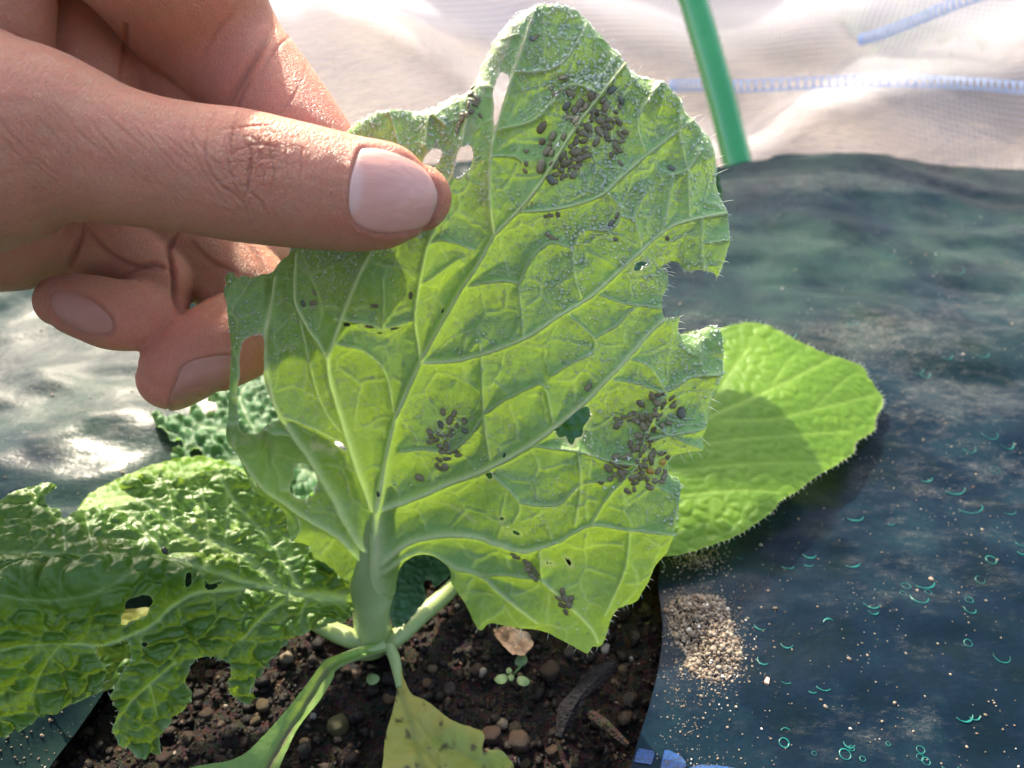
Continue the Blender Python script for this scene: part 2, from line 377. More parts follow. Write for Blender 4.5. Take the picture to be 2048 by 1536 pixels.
# teal condensation arcs seen in the film, dust pile, grit, chip, blue print
T = M('teal_condensation'); MAT_TEAL = T.done(T.bsdf((.004, .14, .11), .3, Specular_IOR_Level=.6))
ARCS = [(1895, 530, 26, 0.2, 2.2), (1935, 1010, 24, .1, 2.6), (1982, 1120, 9, 0, 6), (1705, 1028, 20, .4, 2.0), (1618, 1105, 14, .4, 2.4), (1700, 1122, 18, .5, 1.9), (1843, 1160, 22, .3, 2.2),
        (1812, 1172, 8, 0, 6.2), (1838, 1194, 16, .2, 3.3), (1856, 1184, 6, 0, 6.2), (1806, 1187, 6, 0, 6.2), (1742, 1202, 17, .5, 2.4), (1746, 1220, 10, .4, 2.6), (1940, 1218, 10, .1, 3.6),
        (1938, 1200, 7, 0, 6.2), (1960, 1160, 8, 0, 5), (1522, 1248, 14, 1.1, 2.0), (1573, 1286, 12, 0.4, 2.8), (1526, 1320, 11, .7, 3.2), (1571, 1357, 12, .8, 1.8), (1646, 1365, 17, .9, 1.8), (1624, 1378, 9, .8, 1.8),
        (1936, 1287, 7, 0, 6.2), (2003, 1312, 14, 0.1, 3.4), (1925, 1425, 17, .2, 2.4), (1947, 1428, 11, .2, 2.4), (1568, 1486, 9, 0, 6.2), (1572, 1467, 10, 3.6, 2.2), (1690, 1509, 10, 0, 6.2), (1698, 1486, 10, .4, 3.0),
        (1703, 1497, 5, 0, 6.2), (1725, 1518, 5, 0, 6.2), (1841, 1500, 7, 0, 6.2), (1840, 1515, 6, 0, 6.2), (1852, 1523, 7, 0, 6.2), (1895, 1522, 18, .6, 2.0), (1628, 1507, 4, 0, 6.2), (1776, 1488, 4, 0, 6.2),
        (1480, 1113, 7, 1, 2), (1572, 1127, 16, .6, 1.9), (1614, 1125, 12, .6, 1.9), (1905, 970, 22, .3, 2.2), (1850, 955, 12, .2, 2.4), (2010, 880, 14, .2, 2.4), (1830, 730, 15, .5, 2.0), (1848, 742, 11, .4, 2.2),
        (1935, 890, 13, .3, 2.5), (1975, 860, 16, .3, 2.4), (2015, 1020, 13, .4, 2.2), (1960, 700, 14, .4, 2.2), (1890, 705, 12, .4, 2.2), (1575, 665, 16, .3, 2.4), (1700, 640, 14, .4, 2.2), (1770, 500, 16, .4, 2.2),
        (2030, 575, 16, .4, 2.2), (1380, 590, 14, .3, 2.4), (1345, 620, 11, .4, 2.4), (1990, 940, 8, 0, 6.2), (2040, 1085, 9, .2, 3), (2044, 1100, 12, .2, 2.6), (1780, 1045, 8, .3, 2.5), (1660, 1250, 13, 3.5, 2.0)]
arcs = Bag()
for i, (x, y, r, a0, da) in enumerate(ARCS):
    h, _ = hit(FILM_T, x, y)
    if h is None: continue
    d = (h-Vector(CO)).length; rw = r*.92*d/FPX; n = max(7, int(da*5))
    P, rr = [], []
    for k in range(n+1):
        a = math.pi + .5*math.pi - (a0+da*k/n) + .25 if da < 6 else 2*math.pi*k/n
        q = Vector((h.x + rw*math.cos(-(a0+da*k/n)), h.y + rw*math.sin(-(a0+da*k/n))*(1.0 if y > 900 else 1.5), h.z+.02))
        g_ = FILM_T.ray_cast(q, Vector((0, 0, -1)))
        P.append((g_[0] or q) + Vector((0, 0, .00012))); t = k/n
        rr.append((.00017 if r > 8 else .00010)*((.35+.65*math.sin(math.pi*t)) if da < 6 else .8)*(1+.3*math.sin(7*t+i)))
    arcs.add(tube(P, [q_*(.6+.75*hash2(np.array([i]), np.array([1]), 2)[0]) for q_ in rr], 5, flat=.4, up=(0, 0, 1)))
tag(arcs.build('condensation_rings', MAT_TEAL), 'small teal rings and arcs of condensation on the dark film', 'condensation', None, 'stuff')

def stones(spots, seed=1, seg=1):
    """many small angular grains: spots (x, y, z, r)"""
    base = bmesh.new(); bmesh.ops.create_icosphere(base, subdivisions=seg, radius=1)
    bv = np.array([v.co[:] for v in base.verts]); bf = np.array([[v.index for v in f.verts] for f in base.faces]); base.free()
    n = len(spots); S_ = np.array(spots); rg = np.random.default_rng(seed)
    sc = S_[:, 3, None]*rg.uniform(.6, 1.25, (n, 3)); sc[:, 2] *= .8
    V = bv[None]*(1+rg.uniform(-.22, .22, (n, len(bv), 1))); th = rg.uniform(0, 6.28, n); c_, s_ = np.cos(th), np.sin(th)
    V = V*sc[:, None]; x = V[..., 0]*c_[:, None]-V[..., 1]*s_[:, None]; y = V[..., 0]*s_[:, None]+V[..., 1]*c_[:, None]
    V = np.stack([x, y, V[..., 2]], -1) + S_[:, None, :3]
    Fc = bf[None] + (np.arange(n)*len(bv))[:, None, None]
    rnd = np.repeat(rg.random(n), len(bv))
    return V.reshape(-1, 3), Fc.reshape(-1, 3), {'rnd': rnd}
G = M('grit'); MAT_GRIT = G.done(G.bsdf(G.ramp(G.attr('rnd'), [(.0, (.10, .08, .055)), (.3, (.21, .17, .125)), (.5, (.15, .095, .06)), (.62, (.29, .245, .18)), (.95, (.22, .17, .12)), (1., (.75, .70, .62))]), .75, G.bump(G.noise(2500, 3), .0002)))
G = M('soil_crumbs'); MAT_CRUMB = G.done(G.bsdf(G.ramp(G.attr('rnd'), [(.0, (.004, .0022, .0015)), (.6, (.009, .0055, .0035)), (.84, (.028, .018, .011)), (.94, (.06, .04, .024)), (.98, (.13, .09, .05)), (1., (.30, .26, .21))]), .5, G.bump(G.noise(2500, 3), .0004), Specular_IOR_Level=.25))

sp = []
PILE = [(1345, 1200), (1390, 1190), (1440, 1195), (1455, 1215), (1462, 1245), (1475, 1280), (1482, 1320), (1465, 1345), (1440, 1360), (1400, 1355), (1372, 1335), (1370, 1305), (1350, 1285), (1335, 1240)]
PL = catmull(PILE, True, 4)
cand = RNG.uniform((1250, 1080), (1560, 1536), (60000, 2)); ins_ = inside(cand[:, 0], cand[:, 1], [PL]); dd = nearest(cand[:, 0], cand[:, 1], *segs_of([PL]))[0]
for (x, y), i_, d in zip(cand, ins_, dd):
    if x < 1325 and y > 1160: continue
    p = .85 if i_ else .55*math.exp(-d/13)+(.05*math.exp(-((x-1390)/60)**2)*(y > 1330)) + .003
    if RNG.random() < p*.42:
        h, _ = hit(FILM_T, x, y)
        if h is not None:
            r = RNG.gamma(2.0, .00010)+.00009 if i_ else RNG.gamma(1.5, .00006)+.00007
            sp.append((h.x, h.y, h.z + (min(d, 40)/40*.0028*RNG.random()**.4 if i_ else r*.3), min(r, .0011)))
for (x, y) in RNG.normal((1395, 1120), (28, 14), (260, 2)):
    h, _ = hit(FILM_T, x, y)
    if h is not None: sp.append((h.x, h.y, h.z+.0002, .00025))
V_, F_, A_ = stones(sp, 5, 1)
tag(new_mesh('sand_pile', V_, F_, MAT_GRIT, attrs=A_, smooth=False), 'small heap of pale sandy soil spilled on the dark film by the hole edge', 'sand', None, 'stuff')
sp = []
for x, y in np.r_[RNG.uniform((1330, 400), (2048, 1536), (520, 2)), RNG.uniform((0, 600), (400, 1000), (60, 2)), RNG.uniform((0, 1400), (140, 1536), (60, 2))]:
    h, _ = hit(FILM_T, x, y)
    if h is not None: sp.append((h.x, h.y, h.z+.0001, min(.0009, .00012+RNG.gamma(1.3, .00009))))
V_, F_, A_ = stones(sp, 6, 1)
tag(new_mesh('scattered_grit', V_, F_, MAT_GRIT, attrs=A_, smooth=False), 'loose specks of sand scattered over the dark film', 'grit', None, 'stuff')

CH = M('pink_chip'); MAT_CHIP = CH.done(CH.bsdf(CH.mix(CH.noise(900), (.55, .27, .17), (.75, .52, .40)), .6))
def chip(x, y, r, lab, ang, asp=.6):
    h, _ = hit(FILM_T, x, y); bm = bmesh.new(); pts = [(-1, -.5), (-.5, -.62), (.1, -.5), (.9, -.35), (1, .2), (.5, .55), (.15, .4), (-.2, .62), (-.9, .35)]
    rw = r*h.y/FPX*1.25; vs = []
    for z in (0, .35*rw):
        for a, b in pts:
            a, b = a*rw*(1-.15*(z > 0)), b*rw*asp*1.6*(1-.15*(z > 0)); vs.append(bm.verts.new((h.x+a*math.cos(ang)-b*math.sin(ang), h.y+a*math.sin(ang)+b*math.cos(ang), h.z+.0001+z*(1+.3*math.sin(a*5000)))))
    n = len(pts); bm.faces.new(vs[n:])
    for i in range(n): bm.faces.new((vs[i], vs[(i+1) % n], vs[n+(i+1) % n], vs[n+i]))
    me = bpy.data.meshes.new('wood_chip'); bm.to_mesh(me); bm.free(); me.materials.append(MAT_CHIP); tag(link('wood_chip', me), lab, 'chip')
chip(1534, 1362, 13, 'salmon pink wood chip lying on the film right of the sand heap', 1.1)
chip(1458, 1354, 9, 'thin pinkish sliver at the lower right edge of the sand heap', .5, .35)

BP = M('blue_print'); MAT_BLUE = BP.done(BP.bsdf(BP.mix(BP.ramp(BP.noise(1500, 4), [(.45, 0.), (.62, 1.)]), (.008, .06, .20), (.008, .03, .07)), .4))
def on_film(name, poly, mat, parent=None, lift=.00025, step=4):
    def pos(u, v):
        P = gpt(u, v, FILM_Z+.002); z = film_pos(P[..., 0]*1e3, P[..., 1]*1e3)[..., 2] + lift
        P = gpt(u, v, z); return P
    return sheet(name, poly, [], step, pos, None, mat, parent, sm=1)
bp = thing('film_print', (0, 0, 0), 'blue printed blocks on the mulch film at the bottom edge of the picture', 'printed mark')
on_film('printed_block', [(1278, 1496), (1308, 1502), (1309, 1508), (1303, 1529), (1268, 1524), (1272, 1508)], MAT_BLUE, bp)
on_film('printed_block', [(1329, 1500), (1340, 1501), (1356, 1508), (1368, 1519), (1373, 1532), (1366, 1540), (1355, 1570), (1315, 1565), (1322, 1530)], MAT_BLUE, bp)
on_film('printed_block', [(1378, 1536), (1400, 1529), (1430, 1530), (1455, 1533), (1475, 1537), (1520, 1560), (1370, 1560)], MAT_BLUE, bp)

# ------------------------------------------------------------------ soil crumbs and pebbles
SOIL = lambda x, y: float(soil_z(np.array([x]), np.array([y]))[0])
sp = []
q = RNG.uniform((-.14, .06), (.075, .26), (26000, 2)); zz = soil_z(q[:, 0], q[:, 1])
for (x, y), z in zip(q, zz):
    r = min(.0022, .0002+RNG.gamma(1.0, .00036)); sp.append((x, y, z+r*.25, r))
V_, F_, A_ = stones(sp, 8, 1); V_ = V_ + np.stack([fbm(V_[:, 0]*1e3, V_[:, 1]*1e3+V_[:, 2]*1e3, 1.6, k, 2) for k in (1, 2, 3)], -1)*.0007
tag(new_mesh('soil_crumbs', V_, F_, MAT_CRUMB, attrs=A_, smooth=False), 'dark damp crumbs of soil and fine gravel around the plant base', 'soil', None, 'stuff')
PEB = [(678, 1452, 30, 'olive'), (855, 1369, 15, 'orange'), (511, 1443, 15, 'tan'), (528, 1413, 17, 'tan'), (414, 1432, 19, 'brown'), (982, 1471, 26, 'red'), (1031, 1457, 19, 'tan'), (1042, 1487, 33, 'brown'),
       (1100, 1346, 26, 'brown'), (743, 1357, 14, 'olive'), (778, 1397, 17, 'orange'), (611, 1499, 18, 'grey'), (488, 1487, 15, 'brown'), (1049, 1529, 15, 'tan'), (1258, 1406, 24, 'grey'), (953, 1340, 16, 'brown'),
       (1245, 1225, 22, 'brown'), (1290, 1220, 15, 'tan'), (1205, 1500, 12, 'white'), (1190, 1448, 15, 'grey'), (1220, 1470, 14, 'tan'), (654, 1280, 9, 'orange'), (1140, 1310, 18, 'grey'), (900, 1380, 17, 'grey'),
       (1105, 1505, 18, 'brown'), (1150, 1525, 13, 'tan'), (1245, 1340, 14, 'tan'), (1262, 1320, 9, 'white'), (470, 1460, 12, 'grey'), (570, 1330, 14, 'brown'), (420, 1350, 13, 'brown'), (400, 1390, 15, 'grey'), (380, 1480, 20, 'brown'),
       (330, 1518, 18, 'red'), (627, 1434, 10, 'white'), (940, 1300, 14, 'grey'), (700, 1520, 20, 'red'), (745, 1470, 12, 'grey'), (865, 1340, 12, 'tan'), (1270, 1275, 15, 'grey')]
PC = {'olive': (.22, .20, .06), 'orange': (.34, .19, .09), 'tan': (.26, .19, .085), 'brown': (.15, .09, .05), 'red': (.13, .065, .04), 'grey': (.14, .115, .085), 'white': (.55, .52, .47)}
PM = {}
for k, c in PC.items():
    m = M(k+'_pebble'); PM[k] = m.done(m.bsdf(m.mix(m.noise(700, 4), tuple(x*.35 for x in c), tuple(x*.8 for x in c)), m.ramp(m.noise(1200), [(.4, .3), (.6, .7)]), m.bump(m.noise(1100, 5, .65), .0012)))
pebm = []
for v_ in range(5):
    bm = bmesh.new(); bmesh.ops.create_icosphere(bm, subdivisions=3, radius=1); rg = np.random.default_rng(v_); ks = rg.normal(0, 1.6, (6, 3)); ph = rg.uniform(0, 6, 6)
    for w in bm.verts:
        p = np.array(w.co); w.co *= 1 + sum(.075*math.sin(ks[i]@p+ph[i]) for i in range(6)) + .05*math.sin(7*p[0]+v_)*math.sin(6*p[1]+v_) - .10*max(0, math.sin(3*p[2]+2*p[0]+v_))
    me = bpy.data.meshes.new('pebble'); bm.to_mesh(me); bm.free(); me.polygons.foreach_set('use_smooth', np.ones(len(me.polygons), bool)); me.materials.append(None); pebm.append(me)
PLAB = {0: 'largest olive green pebble, on the soil right of the narrow leaf', 1: 'small rounded orange pebble above the yellow leaf', 5: 'red brown pebble touching the right rim of the yellow leaf',
        6: 'tan pebble above the large brown lump beside the yellow leaf', 7: 'large brown lump right of the yellow leaf', 2: 'lower of two tan pebbles left of the narrow leaf', 3: 'upper of two tan pebbles left of the narrow leaf',
        8: 'wide brown pebble right of the little seedling', 9: 'little green ball of soil above the olive pebble', 21: 'tiny orange stone beside the left stalk', 16: 'brown pebble under the lowest tip of the raised leaf'}
for i, (x, y, r, c) in enumerate(PEB):
    p = gpt(x, y, .0); z = SOIL(p[0], p[1]); p = gpt(x, y, z); rw = r*.74*gdepth(y)/FPX
    o = link('pebble', pebm[i % 5]); o.location = (p[0], p[1], z+rw*.35); o.scale = (rw, rw*.95, rw*.8); o.rotation_euler = (RNG.uniform(-.4, .4), RNG.uniform(-.4, .4), RNG.uniform(0, 6))
    o.material_slots[0].link = 'OBJECT'; o.material_slots[0].material = PM[c]
    reg = 'under the drooping tip of the raised leaf' if y < 1330 and x > 900 else 'left of the narrow leaf' if x < 560 else 'between narrow and yellow leaf' if x < 780 else 'right beside the yellow leaf' if x < 1010 else 'below the seedling' if x < 1130 else 'around the charred stick'
    tag(o, PLAB.get(i, ('small ' if r < 16 else '')+c+' pebble half sunk in the soil '+reg), 'pebble', 'pebbles in the soil' if i in PLAB else c+' pebbles in the soil')

# charcoal stick and seedling
CK = M('charcoal'); MAT_CHAR = CK.done(CK.bsdf(CK.ramp(CK.noise(900, 5), [(.3, (.004, .004, .005)), (.7, (.014, .013, .014))]), .6, CK.bump(CK.noise(1200, 5), .0012), Specular_IOR_Level=.1))
bm = bmesh.new(); pts = [(1118, 1475), (1135, 1420), (1160, 1385), (1195, 1350), (1230, 1325)]; vs = []
b = Bag(); b.add(tube([gpt(x, y, .004+.001*i) for i, (x, y) in enumerate(pts)], [.0010, .0024, .0020, .0026, .0012], 6, flat=.5)); tag(b.build('charred_stick', MAT_CHAR, smooth=False), 'black charred piece of wood lying on the soil below the raised leaf tip', 'stick')
bm.free()
b = Bag(); b.add(tube([gpt(1170, 1420, .003), gpt(1210, 1450, .004), gpt(1255, 1490, .003)], [.0012, .0014, .0007], 6)); tag(b.build('twig', MAT_SOIL, smooth=False), 'thin reddish brown twig on the soil beside the charred stick', 'twig')

SEED = M('seedling_green'); MAT_SEED = SEED.done(SEED.mixs(.3, SEED.bsdf(SEED.mix(SEED.noise(500), (.13, .22, .06), (.22, .30, .12)), .5), SEED.transl((.25, .4, .08))))
sd = thing('seedling', gpt(1015, 1365, .002), 'tiny clover like seedling with round leaflets on the soil', 'seedling')
def disc(x, y, r, z, name, mat, parent, asp=.8, ang=0.0, droop=.3):
    c = gpt(x, y, z); rw = r*gdepth(y)/FPX; vs = [c]; n = 14
    for k in range(1, 3):
        for j in range(n):
            a = 2*math.pi*j/n; q = k/2*rw*(1+.08*math.sin(3*a)); dx, dy = q*math.cos(a), q*asp*math.sin(a)
            vs.append((c[0]+dx*math.cos(ang)-dy*math.sin(ang), c[1]+dx*math.sin(ang)+dy*math.cos(ang), c[2]-droop*(k/2)**2*rw*(1+.4*math.cos(2*a))))
    fs = [(0, 1+j, 1+(j+1) % n) for j in range(n)] + [(1+j, 1+n+j, 1+n+(j+1) % n, 1+(j+1) % n) for j in range(n)]
    return new_mesh(name, vs, fs, mat, parent)
for x, y, r, a in [(1003, 1356, 13, .3), (1018, 1340, 7, 1.2), (1046, 1360, 13, -.4), (1043, 1318, 14, .9), (1022, 1354, 7, 2)]:
    disc(x, y, r, .006, 'leaflet', MAT_SEED, sd, .8, a)
b = Bag(); b.add(tube([gpt(1022, 1362, .001), gpt(1022, 1350, .006)], [.0005, .0004], 5)).add(tube([gpt(1022, 1356, .003), gpt(1043, 1330, .006)], [.0004, .0003], 5)); b.build('stem', MAT_SEED, sd)
disc(745, 1357, 13, .004, 'sprout', MAT_SEED, None, .9)
tag(bpy.data.objects['sprout'], 'single round green sprout leaf on the soil between the two long leaves', 'sprout')
DRY = M('dry_leaf'); MAT_DRY = DRY.done(DRY.bsdf(DRY.ramp(DRY.noise(300, 5), [(.3, (.22, .12, .06)), (.6, (.48, .31, .18)), (.75, (.62, .45, .30))]), .7, DRY.bump(DRY.noise(900, 4), .0008)))
dl = sheet('dry_leaf', [(985, 1255), (1020, 1258), (1055, 1268), (1070, 1282), (1058, 1300), (1045, 1312), (1025, 1308), (1005, 1290), (992, 1272)], [], 3,
           lambda u, v: gpt(u, v, .006+.003*np.sin((u-985)/30)), lambda u, v, P: (fbm(u, v, 18, 4)*.002, {}), MAT_DRY)
tag(dl, 'crumpled tan dry leaf on the soil under the raised leaf', 'dry leaf')

# ------------------------------------------------------------------ the cabbage plant
plant = thing('cabbage_plant', (0, 0, 0), 'young cabbage plant with chewed leaves growing from the hole in the film', 'cabbage')
MAIN = [(1050, 12), (1090, 8), (1130, 10), (1165, 22), (1190, 45), (1215, 75), (1235, 100), (1258, 125), (1290, 142), (1330, 165), (1365, 195), (1395, 230), (1415, 255), (1432, 290), (1442, 320), (1450, 350), (1457, 400),
        (1460, 440), (1458, 480), (1450, 515), (1445, 540), (1440, 556), (1428, 546), (1400, 539), (1382, 543), (1371, 539), (1364, 528), (1354, 524), (1342, 530), (1332, 536), (1340, 545), (1343, 552), (1341, 573), (1327, 599), (1325, 624), (1332, 637),
        (1359, 636), (1362, 652), (1368, 672), (1380, 679), (1405, 673), (1430, 660), (1451, 667), (1453, 717), (1448, 755), (1440, 800), (1430, 834), (1418, 881), (1413, 907), (1388, 916), (1357, 930), (1343, 947), (1348, 966), (1366, 973),
        (1364, 998), (1355, 1041), (1348, 1069), (1338, 1113), (1312, 1139), (1301, 1162), (1287, 1186), (1270, 1209), (1250, 1214), (1233, 1221), (1221, 1242), (1212, 1275), (1200, 1294), (1186, 1294), (1174, 1308), (1153, 1298), (1120, 1284), (1073, 1266),
        (1040, 1263), (1008, 1256), (975, 1252), (958, 1266), (944, 1252), (923, 1205), (902, 1167), (900, 1150), (893, 1138), (870, 1125), (840, 1119), (812, 1126), (795, 1145), (788, 1170), (782, 1200), (745, 1215), (712, 1200), (700, 1172), (683, 1165),
        (646, 1153), (621, 1132), (613, 1103), (580, 1086), (567, 1066), (555, 1041), (538, 1020), (513, 999), (499, 979), (474, 932), (458, 908), (450, 876), (454, 843), (456, 803), (454, 742), (450, 662), (448, 613), (438, 585), (442, 572), (437, 560), (442, 553), (450, 550), (460, 560), (478, 557),
        (495, 561), (514, 554), (531, 553), (551, 528), (571, 504), (582, 420), (605, 330), (640, 290), (680, 258), (720, 236), (760, 222), (800, 217), (840, 213), (870, 201), (895, 186), (930, 179), (950, 155), (960, 122), (977, 88), (1000, 52), (1025, 28)]
H_ = []
H_ += [[(1002, 141), (1018, 154), (1012, 187), (1000, 219), (993, 250), (989, 258), (987, 234), (987, 203), (985, 184), (993, 156)]]
H_ += [[(846, 318), (866, 295), (883, 299), (881, 312), (866, 334), (850, 332)]]
H_ += [[(918, 301), (940, 289), (946, 312), (940, 335), (930, 345), (920, 357), (907, 353), (909, 332)]]
H_ += [[(1270, 529), (1280, 523), (1297, 525), (1295, 533), (1284, 536), (1280, 541), (1268, 541)]]
H_ += [[(1109, 858), (1122, 850), (1139, 834), (1153, 820), (1172, 815), (1181, 830), (1180, 844), (1167, 858), (1163, 877), (1150, 882), (1144, 893), (1136, 888), (1130, 878), (1116, 877)]]
H_ += [[(970, 952), (975, 945), (983, 948), (983, 957), (976, 960)]]
H_ += [[(1023, 1063), (1030, 1060), (1040, 1069), (1034, 1072)]]
H_ += [[(1086, 1124), (1096, 1128), (1106, 1137), (1100, 1136), (1088, 1128)]]
H_ += [[(1127, 1123), (1134, 1126), (1143, 1142), (1136, 1142)]]
H_ += [[(1000, 1035), (1005, 1033), (1009, 1038), (1004, 1041)]]
H_ += [[(587, 945), (604, 933), (626, 938), (634, 948), (632, 973), (622, 999), (604, 1005), (585, 997), (577, 981), (588, 962)]]
H_ += [[(482, 690), (499, 677), (520, 672), (526, 690), (527, 742), (531, 779), (551, 815), (557, 840), (545, 852), (523, 868), (503, 872), (484, 868), (476, 843), (474, 787), (479, 755), (477, 722)]]
H_ += [[(668, 885), (676, 880), (690, 893), (692, 902), (680, 898)]]
H_ += [[(500, 955), (506, 958), (515, 975), (508, 978), (500, 968)]]
D_MAIN = tps([(750, 1270, .2035), (757, 1100, .193), (790, 835, .175), (848, 722, .1685), (995, 470, .155), (1155, 250, .150), (1256, 121, .151), (1100, 10, .150), (960, 160, .151), (880, 400, .152), (800, 460, .1525), (700, 260, .1515), (690, 400, .1525),
              (600, 520, .1575), (450, 560, .160), (460, 750, .166), (460, 900, .176), (540, 1020, .190), (640, 1150, .199), (560, 800, .172), (1450, 450, .156), (1430, 250, .154), (1450, 700, .162), (1400, 900, .166), (1340, 1100, .172), (1200, 1290, .183),
              (1180, 1150, .176), (1060, 1000, .172), (960, 1250, .188), (900, 1150, .190), (1180, 800, .163), (1100, 620, .158)])
W1, W2, W3 = 1.0, .55, .3
VM = [([(745, 1270), (752, 1180), (756, 1100), (757, 1025), (772, 925)], 34, 9, 2.6), ([(757, 1025), (772, 925), (793, 835), (842, 722), (914, 593), (955, 530), (990, 470), (1040, 418), (1084, 363), (1120, 305), (1155, 250), (1202, 190), (1256, 121)], 10, 2.2, 1.5),
      ([(770, 1015), (830, 995), (900, 966), (994, 928), (1073, 881), (1158, 816), (1228, 745), (1298, 666), (1327, 637)], 13, 5, 1.2), ([(848, 724), (900, 721), (950, 712), (1048, 676), (1120, 630), (1182, 592), (1280, 504), (1330, 461), (1377, 441), (1456, 426)], 9, 3.5, 1.0),
      ([(1035, 424), (1095, 420), (1143, 412), (1202, 391), (1245, 352), (1291, 313), (1340, 275), (1397, 234)], 6, 3, .7), ([(987, 465), (979, 391), (983, 305), (994, 254), (1018, 176), (1045, 98), (1073, 12)], 6, 3, .7),
      ([(842, 716), (830, 641), (838, 573), (854, 492), (880, 430), (888, 385), (914, 330), (925, 280), (940, 210)], 7, 3, .8), ([(745, 1015), (713, 924), (688, 843), (664, 771), (656, 722), (668, 682), (692, 613), (721, 545), (745, 500)], 12, 5, 1.1),
      ([(658, 730), (640, 690), (620, 662), (591, 609), (587, 561), (590, 510)], 7, 4, .8), ([(735, 1100), (709, 1073), (656, 977), (612, 904), (559, 827), (535, 763), (529, 682), (539, 601), (545, 560)], 12, 6, 1.0),
      ([(725, 1120), (680, 1078), (640, 1052), (591, 1025), (531, 981), (480, 925), (465, 890)], 10, 4, .8), ([(770, 1120), (820, 1085), (900, 1070), (970, 1078), (1041, 1102), (1085, 1094), (1120, 1083)], 13, 4, .9),
      ([(1120, 1083), (1181, 1050), (1252, 1059), (1350, 1069)], 5, 3, .6), ([(1181, 1050), (1219, 989), (1240, 970)], 4, 3, .5), ([(775, 1140), (830, 1110), (900, 1130), (961, 1153), (1003, 1191), (1073, 1247)], 10, 4, .7), ([(1083, 1163), (1130, 1205), (1181, 1256), (1196, 1285)], 5, 4, .8)]
VS = [[(930, 575), (975, 565), (1010, 562), (1036, 570), (1040, 600), (1048, 673)], [(1038, 568), (1061, 519), (1084, 496), (1107, 486), (1146, 493), (1163, 462), (1220, 459), (1240, 432), (1237, 415)], [(1146, 493), (1147, 540), (1162, 596)],
      [(1240, 432), (1265, 440), (1275, 465), (1283, 493)], [(1325, 459), (1338, 400), (1346, 348)], [(1265, 437), (1278, 410), (1290, 388)], [(1200, 590), (1250, 607), (1322, 615)], [(1188, 677), (1234, 649), (1260, 623), (1277, 612)],
      [(1143, 635), (1163, 652), (1188, 677), (1184, 703), (1135, 731), (1101, 754)], [(1402, 440), (1402, 487), (1404, 538)], [(1033, 146), (1084, 143), (1120, 129), (1150, 94), (1178, 39)], [(995, 260), (1065, 242), (1100, 211), (1125, 195)],
      [(984, 314), (1026, 312), (1045, 324)], [(1323, 164), (1284, 219), (1276, 250), (1291, 305)], [(1214, 759), (1270, 765), (1331, 783), (1383, 755), (1448, 750)], [(1331, 788), (1308, 834), (1320, 860), (1410, 905)], [(1308, 834), (1290, 880), (1275, 930), (1240, 968)],
      [(1064, 891), (1162, 905), (1219, 923), (1275, 930)], [(1041, 1003), (1116, 1008), (1162, 970), (1219, 960)], [(989, 952), (1041, 1003), (1027, 1045)], [(966, 830), (980, 919)], [(966, 830), (1010, 800), (1055, 778), (1088, 773), (1106, 845)],
      [(838, 573), (880, 545), (914, 520)], [(940, 700), (960, 690), (966, 830)], [(798, 905), (850, 900), (900, 905), (940, 870), (966, 830)], [(668, 690), (720, 700), (770, 745), (790, 835)], [(668, 640), (740, 650), (765, 660), (833, 640)], [(765, 560), (768, 610), (765, 660)],
      [(600, 640), (640, 800), (700, 880)], [(560, 830), (620, 850), (675, 880)], [(531, 870), (580, 870), (612, 904)], [(1100, 211), (1140, 170), (1200, 190)], [(1290, 880), (1350, 870), (1420, 860)], [(1404, 487), (1455, 480)], [(855, 492), (885, 480), (950, 500)],
      [(1156, 900), (1162, 970), (1150, 1050)], [(1080, 1100), (1083, 1163)], [(1260, 1060), (1250, 1140), (1210, 1230)], [(961, 1153), (1000, 1150), (1083, 1163)], [(1365, 195), (1360, 260), (1376, 340), (1380, 438)], [(890, 250), (860, 230), (850, 290)], [(780, 225), (790, 260), (800, 300)],
      [(1400, 300), (1376, 340), (1340, 350)], [(1210, 380), (1240, 415)], [(1120, 610), (1145, 635)], [(1228, 745), (1260, 720), (1300, 735), (1331, 783)], [(600, 960), (640, 950), (656, 977)], [(591, 1025), (600, 1060), (580, 1086)]]
VM = [(p, a*(1 if a > 20 else .72), b_*.85, h_) for p, a, b_, h_ in VM]
VM_ALL = VM + [(p, 3.0, 2.2, .45) for p in VS]
